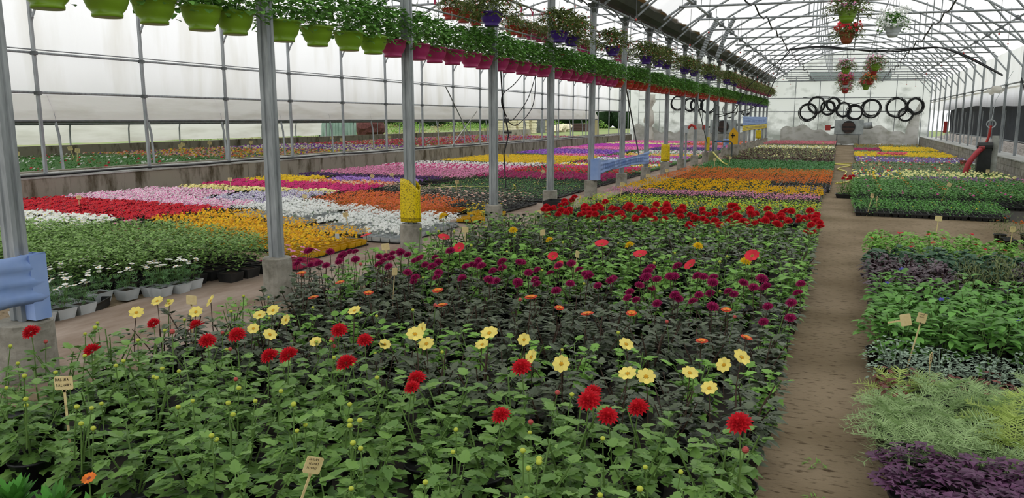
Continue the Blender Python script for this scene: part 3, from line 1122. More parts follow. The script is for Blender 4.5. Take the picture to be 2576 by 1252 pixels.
C_PEACH = LM('petal_peach', 'e5b7a5', var=0.15, rough=0.6)
C_EYE = LM('flower_eye', '8a6a1c', var=0.2)
C_EYEY = LM('flower_eye_yellow', 'e0a81a', var=0.2)
C_THROAT = LM('flower_throat', '4a2040', var=0.2)
C_BLUE = LM('petal_blue', '4a44a8', var=0.2)
C_DUST = LM('petal_dusty_pink', 'bb7d93', var=0.3)


# ------------------------------------------------------------------ dahlia plants
def compound(mb, r, p, az, el, L, Wd, mi, prof='tooth', lat=1):
    d = rdir(r, az, el)
    st = L * 0.55
    q = Vector(p) + d * st
    n = Vector((0, 0, 1))
    side = d.cross(n)
    side = side.normalized() if side.length > 1e-4 else Vector((1, 0, 0))
    mb.add([Vector(p) - side * 0.0015, Vector(p) + side * 0.0015, q + side * 0.001, q - side * 0.001], [(0, 1, 2, 3)], mi)
    dr = r.uniform(0.1, 0.35)
    leaf(mb, q, d, n, L, Wd, prof, mi, dr, 0.2)
    for j in range(lat):
        for sg in (-1, 1):
            dd = (d * 0.75 + side * sg * 0.8).normalized()
            leaf(mb, Vector(p) + d * st * (0.98 - 0.45 * j), dd, n, L * r.uniform(0.55, 0.75), Wd * 0.65, prof, mi, dr, 0.2)


def dahlia_mesh(seed, mat, stem, h=0.36, R=0.17, L=0.085, Wd=0.062, n=20, lat=1):
    r = random.Random(seed)
    mb = MB()
    ns = 4
    tips = []
    for i in range(ns):
        a = 2 * PI * (i + r.random() * 0.6) / ns
        e = r.uniform(0.45, 1.05)
        top = Vector((math.cos(a) * R * e * 0.6, math.sin(a) * R * e * 0.6, h * r.uniform(0.82, 1.0)))
        mb.tube([(0, 0, 0.08), top * 0.5 + Vector((0, 0, 0.05)), top], [0.005, 0.004, 0.003], 4, 1, False)
        tips.append(top)
    for k in range(n):
        u = (k + 0.5) / n
        st = tips[k % ns]
        z = 0.05 + (st.z - 0.05) * (u ** 0.8)
        c = Vector((st.x * u, st.y * u, z))
        az = k * 2.4 + r.uniform(-.3, .3)
        el = r.uniform(-0.2, 0.3) if u < 0.8 else r.uniform(0.2, 0.7)
        s = 1.1 - 0.35 * u
        compound(mb, r, c, az, el, L * s * r.uniform(0.85, 1.15), Wd * s * r.uniform(0.9, 1.1), 0, 'tooth', lat)
    return mb.mesh('foliage', [mat, stem]), [t_ * 1.12 for t_ in tips]


DAH = {
    'salinas': [dahlia_mesh(s, G_DAHLIA, M['stem'], 0.38, 0.22, 0.08, 0.06, 44) for s in range(5)],
    'green': [dahlia_mesh(20 + s, G_DAHLIA2, M['stem'], 0.35, 0.21, 0.07, 0.05, 40) for s in range(4)],
    'compact': [dahlia_mesh(30 + s, G_LIGHT, M['stem'], 0.34, 0.21, 0.075, 0.06, 38) for s in range(4)],
    'dark': [dahlia_mesh(40 + s, G_DARK, M['stem_dark'], 0.36, 0.24, 0.078, 0.05, 54) for s in range(5)],
}


def ring_pot(mat, r=0.085, h=0.13):
    mb = MB()
    mb.lathe([(r * 0.75, 0), (r * 0.98, h * 0.93), (r * 1.06, h * 0.93), (r * 1.06, h), (r * 0.98, h), (r * 0.96, h * 0.85)], 14)
    return mb.mesh('pot', mat, True)
POT_B = ring_pot(M['black'])
POT_R = ring_pot(M['pink_pl'])


def head_mesh(kind, seed=0):
    """a flower head with the stalk it stands on; origin at the foot of the stalk."""
    r = random.Random(seed)
    mb = MB()
    hh = {'bud': 0.20, 'bud_red': 0.2}.get(kind, 0.22)
    lean = Vector((r.uniform(-.02, .02), r.uniform(-.02, .02), hh))
    mb.tube([(0, 0, 0), lean * 0.5 + Vector((r.uniform(-.008, .008), 0, 0)), lean], [0.003, 0.0026, 0.0022], 5, 0, False)
    n = Vector((r.uniform(-.35, .5), r.uniform(-.9, -.2), 1.0)).normalized()
    if kind == 'bud':
        mb.ball(lean, 0.0100, 1, 8, 5, 0.85)
        for j in range(6):
            a = 2 * PI * j / 6
            leaf(mb, lean - Vector((0, 0, 0.009)), rdir(r, a, -0.1), (0, 0, 1), 0.02, 0.009, 'low', 0, 0.2)
        mats = [M['stem'], G_BUD]
    elif kind == 'bud_red':
        mb.ball(lean, 0.0115, 1, 8, 5, 1.0)
        for j in range(6):
            a = 2 * PI * j / 6
            leaf(mb, lean - Vector((0, 0, 0.01)), rdir(r, a, 0.5), (0, 0, 1), 0.022, 0.010, 'low', 0, 0.1)
        mats = [M['stem'], LM('bud_red', 'c45a55', var=0.2)]
    elif kind == 'red':
        fl_pompon(mb, lean, n, 0.047, 1, 5, 15, 0.8)
        mats = [M['stem'], C_RED]
    elif kind == 'magenta':
        fl_pompon(mb, lean, n, 0.040, 1, 5, 15, 0.6)
        mats = [M['stem_dark'], C_MAG]
    elif kind == 'yellow':
        n = Vector((r.uniform(-.4, .7), r.uniform(-1.2, -.2), 0.8)).normalized()
        fl_daisy(mb, lean, n, 0.040, 1, 2, 8, 0.33, 0.12, 0.24)
        mats = [M['stem_dark'], C_LEMON, C_EYEY]
    elif kind == 'orange':
        n = Vector((r.uniform(-.4, .4), r.uniform(-.6, 0), 1)).normalized()
        fl_daisy(mb, lean, n, 0.036, 1, 2, 9, 0.34, 0.15, 0.25)
        fl_daisy(mb, lean + n * 0.004, n, 0.024, 3, 2, 8, 0.34, 0.25, 0.25)
        mats = [M['stem_dark'], LM('petal_red_orange', 'd8472a', var=0.15), C_EYE, LM('petal_amber', 'e88a30', var=0.15)]
    elif kind == 'red_single':
        n = Vector((r.uniform(-.4, .4), r.uniform(-.9, -.1), 1)).normalized()
        fl_daisy(mb, lean, n, 0.045, 1, 2, 9, 0.36, 0.2, 0.2)
        mats = [M['stem_dark'], C_RED2, C_EYE]
    elif kind == 'yellow_double':
        fl_pompon(mb, lean, n, 0.042, 1, 4, 11, 0.7)
        mats = [M['stem'], C_YEL]
    return mb.mesh('flower_head' if 'bud' not in kind else 'flower_bud', mats)


HEADS = {k: [head_mesh(k, s) for s in range(4)] for k in ('bud', 'bud_red', 'red', 'magenta', 'yellow', 'orange', 'red_single', 'yellow_double')}

# rows of the long bed between the column walkway and the soil path, near to far
# y0, y1, foliage, label, [(head kind, average per plant)], spacing
DROWS = [
    (2.02, 2.72, 'salinas', 'broad-leaved green dahlia with yellow-green buds', [('bud', 2.6)], 0.335),
    (2.74, 3.40, 'salinas', 'green dahlia of the red pompon rows', [('bud', 0.8), ('bud_red', 0.5), ('red', 0.8)], 0.335),
    (3.42, 3.98, 'dark', 'dark-leaved dahlia among the pale yellow starry flowers', [('yellow', 1.35), ('bud', 0.4)], 0.33),
    (4.00, 4.38, 'compact', 'compact bright green dahlia with few buds', [('bud', 0.35)], 0.33),
    (4.40, 5.10, 'dark', 'bronze-leaved dahlia among sparse orange flowers', [('orange', 0.5), ('bud_red', 0.25)], 0.33),
    (5.12, 6.10, 'dark green', 'dusky dahlia of the magenta pompon rows', [('magenta', 3.2), ('bud', 0.3)], 0.35),
    (6.12, 6.62, 'green compact', 'green dahlia with open scarlet flowers', [('red_single', 0.8), ('bud', 0.4)], 0.35),
    (6.64, 7.35, 'compact', 'green dahlia with scattered double yellow flowers', [('yellow_double', 0.3), ('bud', 0.5)], 0.36),
    (7.37, 7.95, 'dark', 'dusky dahlia without flowers, nearer dark strip', [('bud', 0.2)], 0.37),
    (7.97, 8.60, 'compact', 'light green dahlia between the two dark strips', [('bud', 0.3)], 0.37),
    (8.62, 9.25, 'dark', 'dusky dahlia without flowers, farther dark strip', [('bud', 0.15)], 0.38),
    (9.27, 9.98, 'compact', 'light green dahlia before the crimson rows', [], 0.39),
    (10.07, 11.75, 'green', 'green dahlia crowded with crimson pompons', [('red', 2.9)], 0.36),
    (11.85, 12.7, 'dark', 'dark dahlia behind the crimson rows', [('yellow_double', 0.1)], 0.42),
]
rr = random.Random(11)
for (ya, yb, fol, lab, heads, sp) in DROWS:
    ny = max(1, int(round((yb - ya) / sp)))
    stp = (yb - ya) / ny
    for iy in range(ny):
        y = ya + stp * (iy + 0.5)
        x = -0.36
        ix = 0
        xend = -4.28 + (0.15 if y < 4 else 0)
        while x > xend:
            ix += 1
            xx, yy = x + rr.uniform(-.03, .03), y + rr.uniform(-.03, .03)
            if not (abs(yy - 12.6) < 0.35 and xx < -4.1):
                me, tips = rr.choice(DAH[rr.choice(fol.split())])
                s = rr.uniform(1.05, 1.22) * (1.0 if y < 6 else 1.16 if y < 9.2 else 1.08 if y < 9.99 else 0.9)
                rowtxt = f', {nth(iy + 1)} row' if ny > 1 else ''
                t = thing('potted_dahlia', (xx, yy, 0.0), f'{lab}, {nth(ix)} from the path{rowtxt}', 'dahlia plant', lab, 0, s)
                rz = rr.uniform(0, 2 * PI)
                put('foliage', me, t, None, (0, 0, rz))
                put('pot', POT_B, t)
                for kind, avg in heads:
                    c = int(avg) + (1 if rr.random() < avg - int(avg) else 0)
                    for q in range(c):
                        tp = rr.choice(tips)
                        tx = tp.x * math.cos(rz) - tp.y * math.sin(rz)
                        ty = tp.x * math.sin(rz) + tp.y * math.cos(rz)
                        dz = rr.uniform(-0.15, -0.07) if 'bud' in kind else rr.uniform(-0.15, -0.08)
                        if xx + tx * s > -0.24:
                            continue
                        put('flower_bud' if 'bud' in kind else 'flower_head', rr.choice(HEADS[kind]), t, (tx + rr.uniform(-.05, .05), ty + rr.uniform(-.05, .05), tp.z - 0.05 + dz - (0.13 if y > 9.9 else 0.0)), (0, 0, rr.uniform(-.7, .7)), rr.uniform(0.85, 1.1) * (1.35 if 10 < y < 12 else 1.0))
            x -= sp * rr.uniform(0.97, 1.03)

# ------------------------------------------------------------------ other single plants
def rosette(seed, mat, n=34, R=0.13, L=0.1, Wd=0.028, prof='spoon', h=0.12, z0=0.1):
    r = random.Random(seed)
    mb = MB()
    for k in range(n):
        u = k / n
        az = k * 2.4
        el = 0.1 + 1.1 * u
        leaf(mb, rdir(r, az, 0) * 0.015 + Vector((0, 0, z0 + h * 0.5 * u)), rdir(r, az, el), (0, 0, 1), L * r.uniform(0.8, 1.2), Wd * r.uniform(0.8, 1.2), prof, 0, 0.25 * (1 - u), 0.25)
    return mb.mesh('foliage', mat)


def bushy(seed, mat, n=120, R=0.14, h=0.3, L=0.05, Wd=0.025, prof='ovate', z0=0.1, stem=None, up=0.5, box=None, droop=0.3):
    r = random.Random(seed)
    mb = MB()
    for k in range(n):
        if box:
            x, y = r.uniform(-box[0], box[0]), r.uniform(-box[1], box[1])
            ex, ey = abs(x) / box[0], abs(y) / box[1]
            top = h * (1 - 0.2 * max(ex, ey) ** 3) * r.uniform(0.88, 1.08)
            z = z0 + top * (r.random() ** 0.35)
            az = math.atan2(y / box[1], x / box[0]) + r.uniform(-1.6, 1.6)
        else:
            a = r.uniform(0, 2 * PI)
            q = math.sqrt(r.random())
            x, y = R * q * math.cos(a), R * q * math.sin(a)
            z = z0 + h * (1 - 0.55 * q ** 3) * (r.random() ** 0.4)
            az = a + r.uniform(-1, 1)
        el = r.uniform(up - 0.5, up + 0.4)
        d = rdir(r, az, el)
        leaf(mb, Vector((x, y, z)) - d * L * 0.4, d, (0, 0, 1), L * r.uniform(0.75, 1.25), Wd * r.uniform(0.8, 1.2), prof, 0, droop, 0.2)
    if stem:
        for k in range(5):
            a = r.uniform(0, 2 * PI)
            mb.tube([(0, 0, 0.05), (R * 0.5 * math.cos(a), R * 0.5 * math.sin(a), z0 + h * 0.85)], 0.003, 4, 1, False)
    return mb.mesh('foliage', [mat] + ([stem] if stem else []))


# gazania-like rosettes at the near corner of the dahlia bed
RO = [rosette(s, LM('rosette_leaf', '4d8a35', var=0.3), 64, 0.12, 0.08, 0.032, 'tooth', 0.2, 0.12) for s in range(3)]
gz_head = MB(); gz_head.tube([(0, 0, 0), (0, 0, 0.16)], 0.0025, 4, 0, False); fl_daisy(gz_head, (0, 0, 0.16), (0.1, -0.5, 1), 0.024, 1, 2, 12, 0.25, 0.12, 0.28)
GZH = gz_head.mesh('flower_head', [M['stem'], C_ORG, LM('bronze_eye', '8a3f3a')])
rr = random.Random(5)
k = 0
for iy in range(3):
    for ix in range(8):
        x = -3.15 + ix * 0.21 + iy * 0.03
        y = 1.40 + iy * 0.2 + ix * 0.008
        if y > 2.02 - 0.1 or x > -1.75 or (iy == 2 and x > -2.35):
            continue
        k += 1
        t = thing('potted_gazania', (x, y, 0), f'low bright green toothed-leaf rosette, {nth(ix + 1)} along row {nth(iy + 1)} at the near bed corner', 'rosette plant', 'green rosettes at the near corner', 0, 1.15)
        put('foliage', rr.choice(RO), t, (0, 0, 0.0), (0, 0, rr.uniform(0, 6)))
        put('pot', POT_R, t)
        if (ix, iy) in ((3, 2), (5, 0)):
            put('flower_head', GZH, t, (0.02, -0.02, 0.2))

# near bed at the other side of the soil path
def plants(name, pts, meshes, lab, cat, pot=None, scl=(0.9, 1.12), extra=None, jitter=0.02, anchor='soil path', bloom=None, dz=0.0):
    """pts: list of rows, each a list of (x, y) from the anchor outward"""
    r = random.Random(len(pts) * 7 + len(lab))
    for i, row in enumerate(pts):
        for j, (x, y) in enumerate(row):
            rt = f', {nth(i + 1)} row' if len(pts) > 1 else ''
            t = thing(name, (x + r.uniform(-jitter, jitter), y + r.uniform(-jitter, jitter), 0.0), f'{lab}, {nth(j + 1)} from the {anchor}{rt}', cat, lab, 0, r.uniform(*scl))
            put('foliage', r.choice(meshes), t, (0, 0, dz), (0, 0, r.uniform(0, 6.28)))
            if pot:
                put('pot', pot, t)
            if bloom:
                for me, prob, hz, sprd in bloom:
                    c = int(prob) + (1 if r.random() < prob - int(prob) else 0)
                    for q in range(c):
                        put('flower_head', me, t, (r.uniform(-sprd, sprd), r.uniform(-sprd, sprd), hz + r.uniform(-.03, .03)), (0, 0, r.uniform(0, 6)))


def grid(x0, x1, y0, y1, sx, sy, cond=None):
    rows = []
    y = y0 + sy / 2
    while y < y1:
        row = []
        x = x0 + sx / 2 * (1 if x1 > x0 else -1)
        while (x < x1) if x1 > x0 else (x > x1):
            if cond is None or cond(x, y):
                row.append((x, y))
            x += sx if x1 > x0 else -sx
        if row:
            rows.append(row)
        y += sy
    return rows


def oxalis(seed):
    r = random.Random(seed)
    mb = MB()
    for k in range(46):
        a, q = r.uniform(0, 6.28), math.sqrt(r.random())
        c = Vector((0.15 * q * math.cos(a), 0.15 * q * math.sin(a), 0.13 + 0.12 * (1 - 0.6 * q * q) * r.uniform(0.7, 1.1)))
        rot = r.uniform(0, 6.28)
        tilt = Vector((r.uniform(-.3, .3), r.uniform(-.4, .2), 1)).normalized()
        u, v, n = basis(tilt)
        s = r.uniform(0.028, 0.042)
        for j in range(3):
            t = rot + 2 * PI * j / 3
            d = u * math.cos(t) + v * math.sin(t)
            w = n.cross(d)
            mb.add([c, c + d * s * 0.9 + w * s * 0.62 - n * s * .12, c + d * s * 0.82, c + d * s * 0.9 - w * s * 0.62 - n * s * .12], [(0, 1, 2), (0, 2, 3)], 0)
        if k % 3 == 0:
            mb.tube([(c.x * 0.3, c.y * 0.3, 0.08), c], 0.0013, 3, 0, False)
    return mb.mesh('foliage', G_PURPLE)


def ferny(seed, mat, n=30, R=0.2, h=0.16, L=0.17, z0=0.12):
    r = random.Random(seed)
    mb = MB()
    for k in range(n):
        az = k * 2.4 + r.uniform(-.2, .2)
        el = r.uniform(0.0, 1.0)
        d = rdir(r, az, el)
        s = d.cross(Vector((0, 0, 1))).normalized()
        up = s.cross(d)
        LL = L * r.uniform(0.7, 1.15)
        c0 = Vector((0, 0, z0 + r.uniform(0, h * 0.3))) + rdir(r, az, 0) * 0.03
        for i in range(9):
            t = (i + 1) / 9
            c = c0 + d * LL * t - Vector((0, 0, 1)) * (0.35 * LL * t * t)
            for sg in (-1, 1):
                for q in range(2):
                    dd = (d * r.uniform(0.4, 0.9) + s * sg + up * r.uniform(-.1, .5)).normalized()
                    ln = LL * 0.34 * (1.1 - abs(t - 0.6)) * r.uniform(0.7, 1.1)
                    w = up.cross(dd).normalized() * 0.0022
                    e = c + dd * ln
                    mb.add([c - w, c + w, e + w * 0.3 - Vector((0, 0, ln * 0.15)), e - w * 0.3 - Vector((0, 0, ln * 0.15))], [(0, 1, 2, 3)], 0)
            if i < 8:
                e = c0 + d * LL * (t + 1 / 9) - Vector((0, 0, 1)) * (0.35 * LL * (t + 1 / 9) ** 2)
                mb.add([c - s * 0.002, c + s * 0.002, e + s * 0.002, e - s * 0.002], [(0, 1, 2, 3)], 0)
    return mb.mesh('foliage', mat)


plants('potted_oxalis', grid(0.27, 1.5, 2.75, 3.75, 0.2, 0.2, lambda x, y: x > 0.95 - (y - 2.6) * 0.75 - 0.25), [oxalis(s) for s in range(3)], 'purple shamrock-leaved plant at the near end', 'purple plant', POT_B)
FER = [ferny(s, G_SILVER) for s in range(3)] + [ferny(9, LM('yellow_green_fern', 'b0c46c', var=0.2, rough=0.7))]
plants('potted_artemisia', grid(0.24, 1.7, 3.75, 4.8, 0.24, 0.22), FER, 'feathery silver-green plant', 'feathery plant', POT_B, (1.0, 1.25))
CLV = [bushy(60 + s, G_BROWN, 60, 0.13, 0.16, 0.035, 0.03, 'round', 0.1, up=0.1) for s in range(2)]
plants('potted_clover', [[(0.36, 4.62), (0.38, 4.86)]] + grid(0.55, 1.7, 4.80, 5.02, 0.22, 0.22), CLV, 'small red-brown clover-leaved plant beside the feathery plants', 'clover plant', POT_B)
HEL = [bushy(70 + s, G_SILVER2, 170, 0.17, 0.2, 0.026, 0.016, 'round', 0.1, stem=G_SILVER2, up=0.4) for s in range(3)]
plants('potted_helichrysum', grid(0.28, 1.75, 4.98, 5.4, 0.24, 0.21), HEL, 'greyish small-leaved silvery plant', 'silver plant', POT_B)
STR = [bushy(80 + s, LM('broad_green_leaf', '669a44', var=0.3), 95, 0.17, 0.34, 0.085, 0.042, 'ovate', 0.1, stem=M['stem'], up=0.3) for s in range(4)]
bl = MB(); fl_small(bl, (0, 0, 0.02), (0, -0.5, 1), 0.022, 0); bl.tube([(0, 0, -0.05), (0, 0, 0.02)], 0.002, 4, 1, False)
BLUEH = bl.mesh('flower_head', [C_BLUE, M['stem']])
plants('potted_shrub', grid(0.30, 2.2, 5.4, 7.1, 0.27, 0.27), STR, 'leafy green bushy plant with a rare violet-blue flower', 'leafy plant', POT_B, (0.95, 1.2), bloom=[(BLUEH, 0.25, 0.42, 0.12)])
plants('potted_shrub', [[(0.33, 5.75)]], STR, 'lone leafy green plant leaning out over the soil path', 'leafy plant', POT_B, anchor='bed edge')
PLM = [bushy(90 + s, G_PLUM, 75, 0.14, 0.27, 0.12, 0.035, 'lance', 0.1, stem=M['stem_dark'], up=0.75, droop=0.5) for s in range(3)]
plants('potted_iresine', grid(0.32, 1.05, 7.12, 8.45, 0.22, 0.22), PLM, 'dark plum plant with pointed leaves near the path', 'plum-leaved plant', POT_B, (0.95, 1.15))
GRS = [bushy(95 + s, G_OLIVE, 110, 0.14, 0.36, 0.07, 0.010, 'low', 0.1, up=1.0) for s in range(2)]
plants('potted_grass_plant', grid(1.05, 1.55, 7.5, 8.5, 0.24, 0.24), GRS, 'wispy olive plant between the plum-leaved groups', 'wispy plant', POT_B)
plants('potted_iresine', grid(1.55, 2.6, 7.12, 8.45, 0.23, 0.24), PLM, 'dark plum pointed-leaved plant beyond the wispy ones', 'plum-leaved plant', POT_B, (0.95, 1.15), anchor='wispy plants')
GER = [bushy(100 + s, LM('blue_green_leaf', '46694e', var=0.3), 70, 0.15, 0.22, 0.06, 0.06, 'round', 0.12, up=0.1) for s in range(3)]
gr = MB(); gr.tube([(0, 0, -0.12), (0, 0, 0.05)], 0.002, 4, 1, False)
r7 = random.Random(7)
for q in range(7):
    fl_small(gr, (r7.uniform(-.018, .018), r7.uniform(-.018, .018), 0.05 + r7.uniform(0, .015)), (r7.uniform(-.5, .5), r7.uniform(-.6, .3), 1), 0.015, 0)
GERH = gr.mesh('flower_head', [C_RED2, M['stem']])
plants('potted_geranium', grid(0.30, 2.7, 8.5, 9.35, 0.27, 0.27), GER, 'blue-green geranium with small red flower clusters', 'geranium', POT_B, bloom=[(GERH, 0.85, 0.40, 0.1)])
LIM = [bushy(110 + s, LM('bright_lime_leaf', '78ac42', var=0.25), 120, 0.17, 0.26, 0.05, 0.032, 'round', 0.1, up=0.2) for s in range(3)]
plants('potted_coleus', grid(0.34, 2.6, 9.38, 10.55, 0.3, 0.29, lambda x, y: y < 10.8 - 0.25 * x), LIM, 'bright lime-green rounded plant before the bare strip', 'lime plant', POT_B)
ORM = [bushy(115 + s, G_OLIVE, 190, 0.2, 0.28, 0.05, 0.008, 'low', 0.1, up=0.8) for s in range(2)]
om = MB(); om.tube([(0, 0, -0.1), (0, 0, 0)], 0.002, 4, 1, False); fl_pompon(om, (0, 0, 0), (0, -0.4, 1), 0.022, 0, 3, 8)
ORMH = om.mesh('flower_head', [C_ORG, M['stem']])
plants('potted_marigold', grid(1.95, 3.0, 11.6, 12.6, 0.3, 0.3), ORM, 'wispy orange-flowered plant beside the bare strip', 'marigold', POT_B, bloom=[(ORMH, 2.4, 0.36, 0.15)], anchor='soil path')
t = thing('potted_dahlia', (0.12, 18.2, 0), 'small red dahlia in a black tray standing alone in the soil path', 'dahlia plant')
for q, (a, b) in enumerate(((-.08, 0), (.1, .06), (.02, -.12))):
    put('foliage', DAH['green'][q][0], t, (a, b, 0.02))
    for w in range(2):
        put('flower_head', HEADS['red'][q], t, (a + .05 * w, b, 0.2 + .05 * w), (0, 0, w))
mb = MB(); mb.open_box(-0.2, 0.2, -0.16, 0.16, 0, 0.09, 0.01); mb.build('tray', M['black'], t)

# ------------------------------------------------------------------ trays of bedding plants
TL, TW = 0.58, 0.44


def tray_mesh(kind):
    mb = MB()
    col = {'black': M['black'], 'white': M['white_pl'], 'yellow': M['yellow_pl'], 'pink': M['pink_pl'], 'orange': hard('orange_plastic', 'c96a1c', 0.45)}[kind] if kind != 'orange' or 'orange_plastic' not in bpy.data.materials else bpy.data.materials['orange_plastic']
    nx, ny = (4, 3) if kind != 'black' else (6, 4)
    base = 0.0
    if kind != 'black':
        mb.open_box(-TL / 2, TL / 2, -TW / 2, TW / 2, 0, 0.05, 0.006, 2, 0.95, 0.01, 1)
        base = 0.02
    for i in range(nx):
        for j in range(ny):
            x0 = -TL / 2 + 0.01 + (TL - 0.02) * i / nx
            y0 = -TW / 2 + 0.01 + (TW - 0.02) * j / ny
            mb.open_box(x0, x0 + (TL - 0.02) / nx - 0.003, y0, y0 + (TW - 0.02) / ny - 0.003, base, base + (0.065 if kind == 'black' else 0.085), 0.004, 0, 0.78, base + 0.055, 1)
    if kind == 'black':
        for a, b, c, d in ((-TL / 2, TL / 2, -TW / 2, -TW / 2 + 0.012), (-TL / 2, TL / 2, TW / 2 - 0.012, TW / 2), (-TL / 2, -TL / 2 + 0.012, -TW / 2, TW / 2), (TL / 2 - 0.012, TL / 2, -TW / 2, TW / 2)):
            mb.box(a, b, c, d, 0.052, 0.07)
    return mb.mesh('tray', [col, M['soil'], M['black']])


TRAYM = {k: tray_mesh(k) for k in ('black', 'white', 'yellow', 'pink', 'orange')}


def bloom_mesh(seed, h, z0, n, fn, mats, box=(TL / 2 + 0.02, TW / 2 + 0.02), face=0.35, patchy=0.0, zspread=0.04):
    r = random.Random(seed)
    mb = MB()
    for k in range(n):
        x, y = r.uniform(-box[0], box[0]), r.uniform(-box[1], box[1])
        ex = max(abs(x) / box[0], abs(y) / box[1])
        z = z0 + h * (1 - 0.18 * ex ** 3) + r.uniform(-zspread, zspread * 0.5)
        nn = Vector((x / box[0] * 0.5 + r.uniform(-.5, .5), y / box[1] * 0.5 + r.uniform(-.6, .4) - face, 1.0)).normalized()
        fn(mb, (x, y, z), nn, r)
    return mb.mesh('blossoms', mats)


class Spec:
    def __init__(s, lab, cat, leafm, nl=150, ll=0.045, lw=0.025, lp='ovate', h=0.15, up=0.4, tray='black', bloom=None, mats=None, nb=60, name='bedding_tray', patchy=0, face=0.35, zs=0.04, variants=2, far=(None, 0), fr=0.03):
        s.lab, s.cat, s.tray, s.name, s.h = lab, cat, tray, name, h
        z0 = 0.05 if tray == 'black' else 0.08
        s.z0 = z0
        s.seed = sum(ord(c) for c in lab)
        s.leafm, s.far, s.fr, s.mats, s.nb, s.bloomf = leafm, far, fr, mats, nb, bloom
        s.par = (nl, ll, lw, lp, h, up, face, zs, variants)
        s.fol = None

    def ready(s):
        if s.fol is None:
            nl, ll, lw, lp, h, up, face, zs, variants = s.par
            s.fol = [bushy(s.seed + q, s.leafm, nl, 0, h, ll, lw, lp, s.z0, up=up, box=(TL / 2 + 0.05, TW / 2 + 0.06)) for q in range(variants)]
            s.blo = [bloom_mesh(s.seed + 50 + q, h + 0.01, s.z0, s.nb, s.bloomf, s.mats, face=face, zspread=zs) for q in range(variants)] if s.bloomf else None


def pet(R, alt=False, cols=1):
    def f(mb, p, n, r):
        if alt:
            fl_petunia(mb, p, n, R * r.uniform(0.8, 1.15), 0, 0, 1, r.uniform(0, 1))
        elif cols > 1:
            fl_petunia(mb, p, n, R * r.uniform(0.8, 1.15), r.randrange(cols), cols, None, r.uniform(0, 1))
        else:
            fl_petunia(mb, p, n, R * r.uniform(0.8, 1.15), 0, 1, None, r.uniform(0, 1))
    return f


def sml(R, cols=1, N=5):
    def f(mb, p, n, r):
        fl_small(mb, p, n, R * r.uniform(0.8, 1.2), r.randrange(cols), N)
    return f


def pom(R, layers=3, N=8):
    def f(mb, p, n, r):
        fl_pompon(mb, p, n, R * r.uniform(0.85, 1.15), 0, layers, N)
    return f


def dai(R, N=9, w=0.3):
    def f(mb, p, n, r):
        nn = Vector((n.x * 0.5, n.y * 0.5, 1))
        fl_daisy(mb, p, nn, R * r.uniform(0.85, 1.15), 0, 1, N, w, 0.05, 0.25)
        mb.tube([(p[0] * 0.6, p[1] * 0.6, max(0.05, p[2] - 0.15)), p], 0.0018, 3, 2, False)
    return f


def place_trays(spec, rows, anchor, jit=0.012, rz=0.0):
    spec.ready()
    r = random.Random(spec.seed)
    for i, row in enumerate(rows):
        for j, (x, y) in enumerate(row):
            rt = f', {nth(i + 1)} row' if len(rows) > 1 else ''
            t = thing(spec.name if spec.name != 'bedding_tray' else spec.cat.replace(' ', '_'), (x + r.uniform(-jit, jit), y + r.uniform(-jit, jit), 0.002), f'{spec.lab}, {nth(j + 1)} from the {anchor}{rt}', spec.cat, spec.lab, rz + r.uniform(-.02, .02))
            put('tray', TRAYM[spec.tray], t)
            put('foliage', r.choice(spec.fol), t, None, (0, 0, PI * r.randrange(2)))
            if spec.blo:
                put('blossoms', r.choice(spec.blo), t, None, None, (1, 1, r.uniform(0.95, 1.08)))


def tgrid(x0, x1, y0, y1, cond=None, sx=None, sy=None):
    return grid(x0, x1, y0, y1, sx or TL + 0.01, sy or TW + 0.01, cond)


